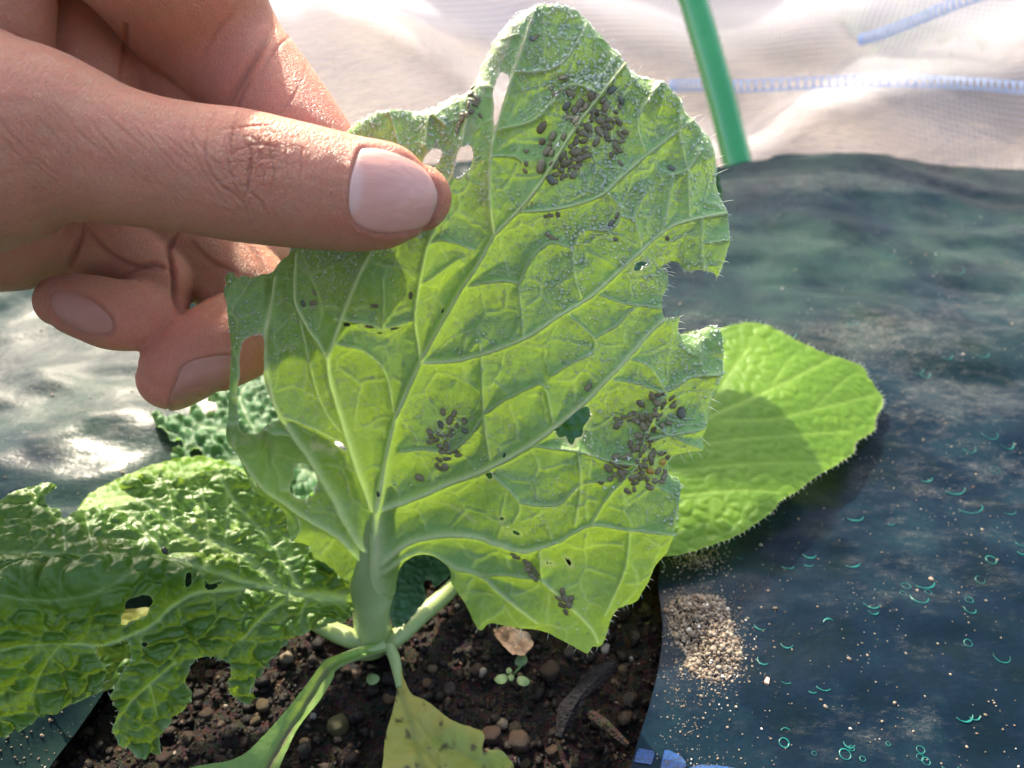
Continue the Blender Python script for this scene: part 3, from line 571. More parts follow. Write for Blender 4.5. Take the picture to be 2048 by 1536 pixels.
def main_disp(u, v, P):
    H, Cm, D = vein_field(u, v, VM_ALL)
    wu, wv = u+fbm(u, v, 90, 5)*26, v+fbm(u, v, 90, 6)*26
    e2, cid = worley(wu, wv, 78, 12); e3, cid3 = worley(wu, wv, 30, 22)
    thin = np.exp(-(e2*78/5.0)**2)*sstep(4, 14, D); fine = np.exp(-(e3*30/3.0)**2)*.35
    h = H - .0020*(1-np.exp(-D/24)) + thin*.00028 + fine*.00009
    h += fbm(u, v, 170, 41, 2)*.0030*sstep(0, 60, D+20) + fbm(u, v, 45, 43, 3)*.0007
    # rim ripples, fold of the lowest tip, wilted flap at the left
    A, B = segs_of([catmull(MAIN, True, 3)]); de = nearest(u, v, A, B)[0]
    h += .0014*np.exp(-de/22)*np.sin(u*.035+v*.028) - .0012*np.exp(-de/9)
    h -= .002*np.exp(-((u-532)/10)**2)*sstep(980, 900, v)*sstep(520, 580, v)
    h *= sstep(1230, 1100, v)*.7+.3
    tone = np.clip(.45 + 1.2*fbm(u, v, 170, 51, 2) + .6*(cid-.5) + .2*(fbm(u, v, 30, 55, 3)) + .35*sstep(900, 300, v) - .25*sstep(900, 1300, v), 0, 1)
    rim = np.exp(-de/4)
    vn = np.clip(Cm + thin*.28 + fine*.3 + rim*.4*sstep(700, 200, v), 0, 1)
    hA, hB = segs_of([catmull(q_, True, 3) for q_ in H_]); dh = nearest(u, v, hA, hB)[0]
    sc = np.maximum(.75*np.exp(-(dh/4.5)**2), 0)
    def line(pts, w, a):
        P_ = catmull(pts, False, 4); dd = nearest(u, v, P_[:-1], P_[1:])[0]; return a*np.exp(-(dd/w)**2)*sstep(-.25, .1, fbm(u, v, 14, 61, 2)+.12)
    for pts, w, a in [([(1038, 42), (1022, 70), (1008, 100), (990, 140)], 6, .8), ([(1064, 40), (1050, 75), (1036, 120), (1030, 135)], 4, .9), ([(1020, 48), (1000, 85), (985, 130), (965, 175), (950, 215)], 9, .45), ([(950, 240), (925, 290), (912, 330)], 9, .5),
                      ([(975, 345), (965, 390), (980, 440), (990, 468)], 8, .5), ([(625, 898), (650, 897), (668, 906)], 11, .95), ([(485, 890), (530, 880), (545, 915)], 12, .5), ([(1028, 1063), (1012, 1069), (1005, 1052)], 4, .6), ([(850, 1012), (905, 1025), (950, 1048)], 3.5, .55),
                      ([(1300, 520), (1268, 520), (1258, 545), (1285, 548)], 4, .8), ([(1332, 534), (1345, 552)], 4, .7), ([(462, 840), (470, 900)], 8, .4), ([(1080, 375), (1050, 410), (1020, 440)], 3, .7)]:
        sc = np.maximum(sc, line(pts, w, a))
    return h, {'tone': tone, 'vein': vn, 'scar': np.clip(sc, 0, 1)}
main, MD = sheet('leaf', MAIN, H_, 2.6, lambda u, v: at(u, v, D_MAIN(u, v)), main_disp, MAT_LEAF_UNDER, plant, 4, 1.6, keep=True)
main['label'] = 'raised leaf seen from its veined underside, covered in droplets and aphids'
MAIN_T = bvh(main)

# pucker helper for the leaves seen from above
def puckered(veins, cell, amp, warp=20, axis=(1, 1), seed=2, holes=(), outline=None, vsoft=1.0, tone0=.5, flat_above=None):
    def f(u, v, P):
        H, Cm, D = vein_field(u, v, veins, vsoft)
        a = P[:, 0]*1e3*10.4; b = (P[:, 1]+P[:, 2]*.8)*1e3*10.4
        wu, wv = (a+fbm(a, b, 60, seed)*warp)*axis[0], (b+fbm(a, b, 60, seed+1)*warp)*axis[1]
        e1, cid = worley(wu, wv, cell, seed+2); e2, c2 = worley(wu, wv, cell*.42, seed+7)
        dome = sstep(0, .45, e1); d2 = sstep(0, .5, e2); fall = 1-np.exp(-D/16)
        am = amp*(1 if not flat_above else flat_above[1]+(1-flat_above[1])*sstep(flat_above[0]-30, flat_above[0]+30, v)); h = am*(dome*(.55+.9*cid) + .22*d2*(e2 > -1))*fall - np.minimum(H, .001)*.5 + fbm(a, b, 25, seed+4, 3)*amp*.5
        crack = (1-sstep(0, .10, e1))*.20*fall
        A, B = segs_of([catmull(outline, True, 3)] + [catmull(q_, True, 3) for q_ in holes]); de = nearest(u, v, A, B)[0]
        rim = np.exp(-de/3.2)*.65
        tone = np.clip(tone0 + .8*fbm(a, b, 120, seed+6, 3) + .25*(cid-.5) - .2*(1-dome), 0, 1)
        return h, {'tone': tone, 'vein': np.clip(np.maximum(Cm, np.maximum(crack, rim)), 0, 1), 'scar': 0*u, 'blotch': sstep(.30, .5, fbm(a, b, 80, seed+11, 2))*.4}
    return f
LL = [(-80, 1030), (0, 1003), (30, 982), (60, 972), (90, 969), (114, 976), (98, 988), (91, 1000), (100, 1015), (118, 1020), (129, 1038), (150, 1028), (176, 1020), (205, 1018), (230, 1010), (252, 1008), (275, 1002), (258, 990), (243, 982), (240, 972), (262, 962), (290, 950),
      (312, 955), (322, 940), (330, 955), (370, 958), (400, 948), (430, 940), (465, 938), (490, 950), (540, 985), (610, 1060), (680, 1140), (714, 1190), (706, 1215), (690, 1240), (660, 1245), (597, 1268), (565, 1290), (533, 1310), (538, 1322), (521, 1342), (501, 1369), (498, 1381),
      (512, 1391), (498, 1400), (474, 1396), (456, 1381), (456, 1347), (458, 1325), (439, 1315), (424, 1313), (399, 1315), (380, 1325), (374, 1331), (371, 1355), (368, 1404), (356, 1423), (332, 1440), (319, 1459), (316, 1485), (312, 1500), (287, 1502), (254, 1492), (234, 1475),
      (226, 1453), (233, 1436), (238, 1420), (228, 1404), (226, 1384), (234, 1371), (247, 1339), (262, 1322), (267, 1316), (260, 1300), (254, 1280), (222, 1290), (190, 1293), (200, 1315), (215, 1329), (213, 1355), (202, 1378), (182, 1391), (156, 1400), (98, 1423), (65, 1436), (16, 1461), (-80, 1480)]
LH = [[(244, 1204), (261, 1197), (283, 1197), (294, 1208), (292, 1228), (277, 1235), (261, 1241), (251, 1251), (239, 1243), (243, 1221)], [(356, 1166), (364, 1159), (373, 1163), (375, 1173), (368, 1180), (358, 1176)],
      [(398, 1170), (412, 1173), (430, 1171), (442, 1163), (438, 1172), (424, 1182), (408, 1180)], [(385, 1018), (393, 1012), (401, 1017), (400, 1027), (391, 1030)], [(460, 1048), (470, 1043), (478, 1048), (476, 1058), (470, 1066), (463, 1058)], [(283, 1284), (292, 1286), (291, 1294), (284, 1292)]]
D_LEFT = tps([(715, 1205, .203), (600, 1190, .197), (460, 1158, .190), (300, 1122, .183), (100, 1106, .176), (-60, 1100, .170), (470, 938, .203), (330, 945, .199), (250, 1008, .192), (100, 975, .187), (0, 1005, .181), (600, 1050, .206),
              (350, 1211, .182), (200, 1290, .173), (50, 1430, .167), (300, 1380, .175), (285, 1495, .1765), (500, 1285, .188), (480, 1395, .1905), (0, 1300, .163), (690, 1240, .201), (180, 1180, .1715)])
LV = [([(715, 1200), (640, 1194), (600, 1190), (540, 1176), (460, 1158), (390, 1145), (330, 1132), (250, 1117), (150, 1108), (0, 1103)], 13, 2.5, 1.3), ([(557, 1172), (469, 1102), (381, 1070), (311, 1017), (270, 1000)], 9, 3, .8), ([(370, 1140), (311, 1085), (264, 1032), (220, 1011)], 6, 3, .6),
      ([(598, 1175), (542, 1085), (475, 1008), (440, 955)], 6, 3, .7), ([(346, 1040), (340, 990), (322, 944)], 3, 2.5, .4), ([(416, 1080), (412, 1020), (396, 960)], 3, 2.5, .4), ([(184, 1095), (178, 1060), (170, 1025)], 3, 2.5, .4), ([(130, 1100), (128, 1060), (133, 1038)], 3, 2.5, .4), ([(450, 1080), (455, 1020), (450, 950)], 3, 2, .35),
      ([(575, 1196), (523, 1238), (484, 1280)], 7, 3, .6), ([(612, 1203), (603, 1230), (596, 1245)], 4, 3, .5), ([(520, 1172), (450, 1182), (397, 1188), (345, 1212), (309, 1247), (254, 1274), (195, 1290), (130, 1287)], 8, 4, .7), ([(352, 1325), (300, 1368), (261, 1407), (238, 1440)], 4, 3, .5), ([(300, 1371), (308, 1400), (313, 1430)], 3, 2, .4),
      ([(250, 1160), (205, 1182), (140, 1200), (65, 1208), (0, 1205)], 3, 2, .2), ([(120, 1290), (90, 1330), (60, 1400)], 3, 2, .15), ([(0, 1300), (60, 1290), (130, 1287)], 3, 2, .15)]
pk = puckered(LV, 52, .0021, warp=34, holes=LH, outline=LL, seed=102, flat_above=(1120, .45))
def left_disp(u, v, P):
    h, a = pk(u, v, P)
    h = h + .006*np.exp(-((v-(1150+(u-400)*-.09))/42)**2)*sstep(520, 330, u)*sstep(1105, 1135, v)      # roll beside the midrib
    h = h - .004*sstep(0, 60, v-1290-(u*-.05))*sstep(420, 300, u)*0
    return h, a
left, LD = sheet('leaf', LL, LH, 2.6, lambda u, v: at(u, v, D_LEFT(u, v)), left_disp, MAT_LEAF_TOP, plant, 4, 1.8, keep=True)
left['label'] = 'puckered dark green leaf spreading to the left with jagged eaten rim'
LEFT_T = bvh(left)

BL = [(1370, 668), (1446, 657), (1478, 648), (1510, 646), (1546, 657), (1569, 668), (1605, 687), (1646, 706), (1687, 719), (1724, 735), (1740, 762), (1764, 792), (1764, 812), (1750, 838), (1747, 861), (1712, 886), (1706, 906), (1674, 929), (1628, 956), (1595, 982), (1562, 1002), (1545, 1022), (1507, 1051),
      (1468, 1074), (1425, 1090), (1379, 1105), (1320, 1114), (1200, 1105), (1080, 1075), (960, 1100), (900, 1140), (880, 1100), (930, 1000), (1020, 880), (1120, 780), (1260, 700)]
D_BACK = tps([(1500, 650, .270), (1764, 800, .259), (1700, 900, .242), (1560, 1000, .221), (1400, 1095, .212), (1250, 1105, .208), (900, 1130, .210), (1100, 950, .220), (1150, 770, .245), (1350, 880, .232), (1550, 790, .247), (1300, 690, .262)])
BV = [([(890, 1125), (1000, 1050), (1150, 960), (1350, 868), (1446, 820), (1542, 778), (1660, 719)], 8, 3, .8), ([(1446, 840), (1540, 838), (1624, 820), (1751, 790)], 4, 3, .5), ([(1300, 920), (1432, 884), (1560, 872), (1700, 862)], 4, 3, .4), ([(1250, 960), (1400, 935), (1550, 925), (1650, 925)], 4, 3, .4),
      ([(1200, 1000), (1350, 990), (1480, 980), (1560, 985)], 4, 3, .4), ([(1400, 850), (1450, 760), (1500, 690)], 4, 3, .4), ([(1540, 778), (1570, 730), (1600, 700)], 3, 2, .3), ([(1624, 820), (1690, 760), (1720, 745)], 3, 2, .3)]
back, BD = sheet('leaf', BL, [], 3.5, lambda u, v: at(u, v, D_BACK(u, v)), puckered(BV, 46, .0004, outline=BL, seed=133, tone0=.45), MAT_LEAF_BACK, plant, 4, 2.0, keep=True)
back['label'] = 'smooth broad leaf lying over the film behind the raised leaf'

IM = [(800, 1150), (740, 1000), (700, 850), (690, 700), (720, 560), (790, 470), (900, 400), (985, 370), (1030, 270), (1090, 190), (1180, 180), (1260, 230), (1320, 310), (1342, 400), (1338, 500), (1316, 560), (1308, 700), (1290, 820), (1260, 920), (1200, 1000), (1100, 1080), (960, 1120), (880, 1110)]  # leaf added behind the raised one, shaped to shade soil and film
D_M = tps([(830, 1140, .2115), (980, 620, .206), (890, 420, .211), (1030, 300, .214), (1150, 500, .2105), (1150, 650, .207), (1150, 900, .208), (1310, 400, .232), (1280, 330, .232), (1300, 640, .2235), (1280, 750, .220), (720, 700, .210), (1100, 1050, .210)])
im = sheet('leaf', IM, [], 5, lambda u, v: at(u, v, D_M(u, v)), puckered([([(830, 1140), (900, 900), (1000, 400)], 9, 3, 1.0)], 44, .0008, outline=IM, seed=87), MAT_LEAF_DIM, plant, 4, 2); im['label'] = 'added inner leaf hidden close behind the raised leaf, shaped to shade the soil'
# narrow leaf and yellow leaf near the soil
NL = [(762, 1284), (718, 1297), (678, 1309), (650, 1322), (627, 1350), (599, 1388), (562, 1434), (525, 1476), (493, 1508), (460, 1524), (420, 1530), (370, 1545), (330, 1600), (480, 1640), (545, 1600), (560, 1536), (575, 1499), (599, 1452), (632, 1411), (664, 1360), (674, 1334), (725, 1313), (771, 1300)]
D_N = tps([(765, 1290, .201), (660, 1330, .192), (600, 1420, .186), (520, 1540, .178), (400, 1560, .175), (560, 1600, .175)])
NV = [([(765, 1292), (700, 1310), (655, 1338), (625, 1385), (590, 1440), (550, 1510), (500, 1600)], 11, 7, .9)]
def nl_disp(u, v, P):
    H, Cm, D = vein_field(u, v, NV); return -(H*.8) + .0016*(1-np.exp(-D/20)) + fbm(u, v, 40, 5)*.0005, {'tone': np.clip(.5+fbm(u, v, 60, 3), 0, 1), 'vein': Cm*sstep(1310, 1350, v)*.9*(.8+fbm(u, v, 25, 9)), 'scar': 0*u, 'blotch': 0*u}
nl = sheet('leaf', NL, [], 4, lambda u, v: at(u, v, D_N(u, v)), nl_disp, MAT_LEAF_STRAP, plant, 4, 1); nl['label'] = 'narrow folded leaf with a dark midrib, reaching down to the bottom edge'
YL = [(786, 1325), (792, 1345), (794, 1378), (785, 1425), (775, 1460), (769, 1485), (765, 1536), (755, 1640), (1050, 1640), (1030, 1545), (1017, 1519), (1003, 1503), (984, 1503), (968, 1508), (964, 1499), (970, 1478), (952, 1462), (906, 1448), (878, 1425), (845, 1401), (822, 1388), (808, 1360), (800, 1335)]
D_Y = tps([(793, 1330, .198), (800, 1400, .1915), (770, 1536, .178), (900, 1460, .187), (1000, 1520, .181), (870, 1560, .1775)])
YV = [([(793, 1325), (800, 1380), (815, 1425), (830, 1475), (845, 1530), (855, 1600)], 8, 5, .7), ([(815, 1420), (860, 1465), (915, 1500), (985, 1530)], 4, 2.5, .4), ([(832, 1480), (870, 1520), (900, 1560)], 3, 2, .3)]
def yl_disp(u, v, P):
    H, Cm, D = vein_field(u, v, YV); spots = sstep(.30, .42, fbm(u, v, 22, 15, 3)); edge = sstep(.0, .3, fbm(u, v, 70, 8, 3)+.1)
    tone = np.clip(.12+.75*sstep(820, 900, u)*sstep(1430, 1490, v) - .4*edge, 0, 1)
    return -H*.5 + .0012*(1-np.exp(-D/20)) + fbm(u, v, 36, 25, 3)*.0016, {'tone': tone, 'vein': Cm*.8, 'scar': 0*u, 'blotch': spots}
yl = sheet('leaf', YL, [], 4, lambda u, v: at(u, v, D_Y(u, v)), yl_disp, MAT_LEAF_YEL, plant, 4, 1); yl['label'] = 'yellowing spotted leaf at the foot of the plant'
# small leaf in the gap behind the stem, pale leaf behind the puckered one
GL = [(770, 1150), (790, 1125), (830, 1110), (880, 1112), (905, 1140), (880, 1165), (868, 1172), (860, 1150), (846, 1165), (852, 1190), (838, 1215), (815, 1240), (785, 1250)]
D_G = tps([(770, 1150, .204), (790, 1245, .206), (900, 1140, .208), (840, 1200, .209), (830, 1112, .206)])
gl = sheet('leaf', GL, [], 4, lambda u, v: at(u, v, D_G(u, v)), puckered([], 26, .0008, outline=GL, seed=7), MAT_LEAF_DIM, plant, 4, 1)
PLf = [(150, 1050), (160, 1015), (185, 985), (230, 962), (280, 940), (330, 925), (390, 915), (450, 925), (520, 960), (560, 1010), (500, 1060), (300, 1060)]
D_P = tps([(150, 1040, .205), (280, 940, .222), (450, 925, .228), (540, 1010, .222), (300, 1060, .206)])
pl = sheet('leaf', PLf, [], 4, lambda u, v: at(u, v, D_P(u, v)), puckered([([(560, 1040), (400, 985), (200, 1000)], 5, 3, .5)], 30, .0006, outline=PLf, seed=17), MAT_LEAF_BACK, plant, 4, 2); pl['label'] = 'pale sunlit leaf behind the puckered leaf'
UL = [(60, 1400), (140, 1380), (190, 1300), (230, 1270), (275, 1285), (268, 1330), (240, 1370), (200, 1385), (150, 1405), (90, 1430)]
D_U = tps([(60, 1410, .183), (190, 1300, .187), (270, 1290, .19), (220, 1380, .185)])
ul = sheet('leaf', UL, [], 4, lambda u, v: at(u, v, D_U(u, v)), puckered([], 40, .0005, outline=UL, seed=27), MAT_LEAF_TOP, plant, 4, 1)
VH = [(225, 1226), (315, 1216), (318, 1256), (230, 1266)]
sheet('leaf', VH, [], 4, lambda u, v: at(u, v, .191+(1250-v)*.00005), lambda u, v, P: (fbm(u, v, 30, 3)*.001, {'tone': .5+fbm(u, v, 30, 5), 'vein': .5+0*u, 'scar': .6*sstep(1240, 1200, v), 'blotch': 0*u}), MAT_LEAF_YEL, plant, 3, 1)

# petioles
PT = M('petiole'); pn = PT.noise(160, 4, .6, PT.obj((1, 1, .15))); MAT_PET = PT.done(PT.mixs(.2, PT.bsdf(PT.mix(pn, (.25, .34, .11), (.38, .46, .20)), .4, PT.bump(pn, .0006), Subsurface_Weight=.0), PT.transl((.35, .5, .12))))
def petiole(pts, flat=.8, seg=20):
    P = catmull([(x, y, d*1000, r) for x, y, d, r in pts], False, 6)
    W = at(P[:, 0], P[:, 1], P[:, 2]/1000); rr = P[:, 3]*P[:, 2]/1000/FPX
    b = Bag(); b.add(tube(W, rr, seg, flat=flat)); return b.build('petiole', MAT_PET, plant)
petiole([(748, 1300, .2080, 42), (745, 1262, .2065, 48), (742, 1215, .2035, 47), (745, 1160, .2000, 42), (752, 1100, .1960, 34), (757, 1050, .1925, 26), (762, 1000, .1895, 18), (770, 940, .1855, 10)], .75)
petiole([(768, 1292, .2065, 24), (800, 1270, .2070, 20), (845, 1228, .2110, 19), (900, 1180, .2150, 17), (960, 1110, .2160, 12), (1060, 1010, .2230, 8)], .8)
petiole([(745, 1290, .2050, 22), (700, 1276, .2030, 22), (650, 1254, .2040, 20), (600, 1225, .2050, 17), (540, 1190, .2050, 12)], .8)
petiole([(768, 1290, .2030, 17), (725, 1304, .2000, 15), (680, 1322, .1965, 14), (655, 1340, .1940, 12)], .7)
petiole([(776, 1290, .2035, 12), (788, 1315, .2010, 12), (795, 1345, .1975, 10), (800, 1375, .1945, 8)], .7)

# curly leaf of another plant behind
KL = [(308, 838), (322, 826), (336, 838), (352, 832), (368, 836), (385, 822), (405, 810), (425, 800), (440, 780), (465, 770), (490, 750), (520, 738), (560, 745), (600, 790), (640, 860), (650, 960), (600, 1010), (520, 1000), (470, 975), (430, 960), (400, 965), (362, 955), (345, 930), (352, 908), (372, 898), (362, 885), (342, 882), (336, 866), (318, 858)]
KH = [[(405, 812), (428, 806), (437, 818), (425, 832), (408, 828)], [(380, 905), (400, 900), (408, 915), (390, 925)]]
D_K = tps([(308, 840, .247), (560, 745, .262), (640, 960, .232), (350, 930, .232), (470, 850, .243)])
kp = thing('curly_leaf_plant', (0, 0, 0), 'blurred blue green curly leaf plant behind the fingertips and the raised leaf', 'leafy plant')
sheet('leaf', KL, KH, 4, lambda u, v: at(u, v, D_K(u, v)), puckered([([(640, 960), (520, 880), (400, 850)], 7, 4, .8), ([(520, 880), (480, 800), (500, 760)], 5, 3, .6), ([(560, 900), (460, 920), (380, 925)], 5, 3, .6)], 40, .0020, outline=KL, holes=KH, seed=57), MAT_LEAF_FAR, kp, 4, 3)
b = Bag(); b.add(tube([at(640, 950, .234), at(680, 1020, .236), gpt(700, 1090, .008)], [.0018, .0022, .0025], 10)); b.build('stem', MAT_PET, kp)

# hairs on leaf rims
HR = M('leaf_hair'); MAT_HAIR = HR.done(HR.bsdf((.75, .80, .62), .4))
def hairs(data, polyidx, lo, hi, every, length, parent, rr=.00006, seed=1, cond=None):
    u, v, P, N, polys = data; Q = polys[0]; b = Bag(); rg = np.random.default_rng(seed)
    pts = np.c_[u, v]; c = Q.mean(0)
    i = lo
    while i < hi:
        p = Q[i % len(Q)]; q2 = Q[(i+2) % len(Q)]; t = q2-p; n = np.array([t[1], -t[0]]); n /= np.linalg.norm(n)+1e-9
        k = ((pts-p)**2).sum(1).argmin()
        if cond is None or cond(*p):
            n2 = n*length*rg.uniform(.5, 1.1) + t/np.linalg.norm(t+1e-9)*length*rg.normal(0, .25)
            if inside(np.array([p[0]+n[0]*4]), np.array([p[1]+n[1]*4]), [Q])[0]: n2 = -n2
            d = pix(P[k])[2]; a = P[k]; e = at(p[0]+n2[0], p[1]+n2[1], d-rg.uniform(-.0004, .0009)); m = (a+e)/2 + np.array([0, 0, .00008])
            b.add(tube([a, m, e], [rr, rr*.75, rr*.2], 4))
        i += max(1, int(every*rg.uniform(.5, 1.6)))
    o = b.build('hairs', MAT_HAIR, parent); o['kind'] = 'stuff'
hairs(MD, 0, 0, len(MD[4][0]), 4, 10, main, .00004, cond=lambda x, y: x > 1180 or (y > 1240))
hairs(LD, 0, 0, len(LD[4][0]), 4, 9, left, cond=lambda x, y: y > 1230 and x > 180)
hairs(BD, 0, 0, len(BD[4][0]), 1, 8, back, .00005, cond=lambda x, y: x > 1350)
hairs(BD, 0, 0, len(BD[4][0]), 1, 7, back, .00005, seed=3, cond=lambda x, y: x > 1350)

# ------------------------------------------------------------------ water: condensation on the raised leaf
W = M('water_drop'); fr_ = W.n('Fresnel'); fr_.inputs[0].default_value = 1.5
tp_ = W.n('BsdfTransparent'); tp_.inputs[0].default_value = (.93, .97, .93, 1)
wg = W.n('BsdfGlossy'); wg.inputs['Roughness'].default_value = .07; wg.inputs['Color'].default_value = (.95, 1, .90, 1); tp_.inputs[0].default_value = (1, 1, 1, 1)
MAT_WATER = W.done(W.mixs(W.math('ADD', W.math('MULTIPLY', fr_.outputs[0], .55), .17), tp_.outputs[0], wg.outputs[0]))
def droplets(data, n, seed, dens, rfun, mat, name, lab):
    u, v, P, N, polys = data; rg = np.random.default_rng(seed); k = rg.choice(len(u), n*3, p=None); w = dens(u[k], v[k]); k = k[rg.random(len(k)) < w][:n]
    m = len(k); p = P[k] + rg.normal(0, .00008, (m, 3)); nn = N[k]; r = rfun(rg, m, u[k], v[k])
    t1 = np.cross(nn, [0.3, .2, .9]); t1 /= np.linalg.norm(t1, axis=1, keepdims=True); t2 = np.cross(nn, t1)
    S_, rings = 7, [(1, -.15), (.88, .42), (.52, .78)]
    V = []
    for a_, h_ in rings:
        for j in range(S_):
            an = 2*math.pi*j/S_; V.append(p + r[:, None]*(a_*(t1*math.cos(an)+t2*math.sin(an)) + h_*nn))
    V.append(p + r[:, None]*.90*nn)
    V = np.stack(V, 1); F = []
    for q_ in range(2):
        for j in range(S_):
            j2 = (j+1) % S_; F += [(q_*S_+j, q_*S_+j2, (q_+1)*S_+j2), (q_*S_+j, (q_+1)*S_+j2, (q_+1)*S_+j)]
    for j in range(S_): F.append((2*S_+j, 2*S_+(j+1) % S_, 3*S_))
    F = np.array(F)[None] + (np.arange(m)*V.shape[1])[:, None, None]
    o = new_mesh(name, V.reshape(-1, 3), F.reshape(-1, 3), mat); return tag(o, lab, 'water', None, 'stuff')
def dens(u, v):
    D = vein_field(u, v, VM)[0]
    return np.clip((.50 + 1.5*fbm(u, v, 110, 91, 3) + .5*fbm(u, v, 30, 93, 2) + .35*sstep(900, 500, v)), .02, 1)*(D < .0003)*(1-.85*sstep(1000, 1100, v))*(1-.6*sstep(640, 540, u))
droplets(MD, 19000, 3, dens, lambda rg, m, u, v: np.minimum(.00050, .00016+rg.gamma(2.0, .000045, m))*(.75+.55*(vnoise(u, v, 80, 3)+.5)), MAT_WATER, 'condensation_droplets', 'fine beads of water covering the underside of the raised leaf')

# ------------------------------------------------------------------ the hand (one continuous body, nails as its parts)
person = thing('person', (0, 0, 0), 'bare hand at upper left pinching the raised leaf between thumb and forefinger', 'person')
def loft(pts, seg=28, flat=.88, n=6, cap0=True, cap1=True):
    """finger: pts (px, py, axial distance mm, half width px[, depth flatness])"""
    Q = catmull([(p[0], p[1], p[2], p[3], p[4] if len(p) > 4 else flat) for p in pts], False, n)
    W = at(Q[:, 0], Q[:, 1], Q[:, 2]*1e-3); rr = Q[:, 3]*Q[:, 2]*1e-3/FPX; fl = Q[:, 4]
    T = np.gradient(W, axis=0); T /= np.linalg.norm(T, axis=1, keepdims=True)
    # round the ends
    def endcap(w, t, r, f, sgn):
        th = np.array([.25, .5, .72, .9, .985])*math.pi/2
        return [w+sgn*t*r*.95*math.sin(a) for a in th], [r*math.cos(a) for a in th], [f]*5
    Ws, Rs, Fs = list(W), list(rr), list(fl); Ts = list(T)
    if cap1: a, b_, c_ = endcap(W[-1], T[-1], rr[-1], fl[-1], 1); Ws += a; Rs += b_; Fs += c_; Ts += [T[-1]]*5
    if cap0: a, b_, c_ = endcap(W[0], T[0], rr[0], fl[0], -1); Ws = a[::-1]+Ws; Rs = b_[::-1]+Rs; Fs = c_[::-1]+Fs; Ts = [T[0]]*5+Ts
    vs, fs = [], []
    for w, t, r, f in zip(Ws, Ts, Rs, Fs):
        view = w-CO; view = view/np.linalg.norm(view); a = np.cross(t, view); a /= np.linalg.norm(a)+1e-9; b_ = np.cross(a, t)
        for k in range(seg):
            an = 2*math.pi*k/seg; vs.append(w + r*(a*math.cos(an) + b_*f*math.sin(an)))
    m = len(Ws)
    for i in range(m-1):
        for k in range(seg): k2 = (k+1) % seg; fs.append((i*seg+k, i*seg+k2, (i+1)*seg+k2, (i+1)*seg+k))
    fs.append(tuple(range(seg-1, -1, -1))); fs.append(tuple((m-1)*seg+k for k in range(seg)))
    return vs, fs
hb = Bag()
hb.add(loft([(-330, 250, 150, 330), (-180, 262, 142, 280), (-60, 275, 138, 240), (30, 279, 136.5, 205), (100, 281, 136.5, 179), (160, 292, 137, 157), (220, 308, 137.5, 141), (300, 325, 138.5, 131), (390, 339, 140, 129), (480, 352, 141, 131), (560, 366, 142, 127),
             (630, 377, 142.6, 121), (700, 388, 143.2, 115), (745, 391, 143.6, 110), (790, 393, 144, 101), (822, 395, 144.6, 84), (842, 396, 145.2, 66)], flat=.80))          # thumb
hb.add(loft([(-330, -480, 140, 270), (-60, -370, 141, 230), (140, -240, 143, 185), (290, -110, 148, 166), (388, 18, 161, 148), (458, 110, 166, 122), (520, 180, 165, 112), (590, 262, 163, 102), (650, 340, 162.3, 90), (690, 400, 162, 78), (715, 440, 162.2, 60)], flat=.80))    # forefinger
hb.add(loft([(-260, -60, 150, 160), (-120, -50, 147, 130), (-20, -25, 146, 118), (5, 40, 147, 96), (0, 120, 150, 90)], flat=.8))      # fold of flesh at the web
hb.add(loft([(-200, -60, 172, 200), (60, -90, 166, 140), (165, -20, 163, 112), (172, 90, 162.5, 100), (175, 200, 163, 100)], flat=.75)); hb.add(loft([(150, -60, 172, 130), (330, 110, 171, 120), (480, 250, 170, 90)], flat=.7))       # base of the forefinger inside the palm
hb.add(loft([(-400, 400, 165, 240), (-200, 410, 170, 190), (-60, 440, 176, 150), (20, 455, 178, 128), (80, 450, 180, 118)], flat=.8))    # heel of the palm
hb.add(loft([(-200, 300, 178, 180), (0, 350, 182, 150), (140, 430, 184, 120), (240, 500, 182, 90), (320, 560, 180, 68)], flat=.8))    # ring finger, outward part
hb.add(loft([(318, 578, 181, 66), (290, 625, 176, 70), (235, 630, 171, 72), (185, 617, 169, 68), (135, 605, 168.5, 60), (118, 602, 168.5, 52)], flat=.84))   # its curled tip
hb.add(loft([(-150, -250, 180, 150), (60, -80, 186, 125), (250, 110, 192, 112), (400, 300, 197, 104), (470, 430, 197, 98), (490, 510, 194, 90)], flat=.85))      # middle finger, hidden first part
hb.add(loft([(0, 220, 184, 170), (200, 350, 188, 125), (340, 450, 189, 110), (430, 520, 189, 96), (500, 580, 188, 86)], flat=.8))     # middle finger, outward part
hb.add(loft([(530, 610, 189, 88), (500, 655, 186, 92), (440, 690, 181, 90), (390, 712, 178, 84), (350, 742, 176, 74), (336, 760, 176, 62)], flat=.84))      # its curled tip
raw = new_mesh('hand_raw', hb.v, hb.f)
md = raw.modifiers.new('r', 'REMESH'); md.mode = 'VOXEL'; md.voxel_size = .00050; md.adaptivity = 0
sm_ = raw.modifiers.new('s', 'SMOOTH'); sm_.factor = .5; sm_.iterations = 7
ev = raw.evaluated_get(DG()); me = bpy.data.meshes.new_from_object(ev); me.name = 'hand'
bpy.data.objects.remove(raw)
bm = bmesh.new(); bm.from_mesh(me)
bm.verts.ensure_lookup_table(); bm.normal_update()
co = np.array([v_.co[:] for v_ in bm.verts]); no = np.array([v_.normal[:] for v_ in bm.verts]); px, py, dp = pix(co)
front = ((CO-co)*no).sum(1) > 0
sel = front & (px > -20) & (px < 900) & (py > -20) & (py < 840)
fs_ = [f for f in bm.faces if all(sel[v_.index] for v_ in f.verts)]
es = list({e for f in fs_ for e in f.edges}); bmesh.ops.subdivide_edges(bm, edges=es, cuts=2, use_grid_fill=True, smooth=0)
bmesh.ops.triangulate(bm, faces=[f for f in bm.faces if len(f.verts) > 4])
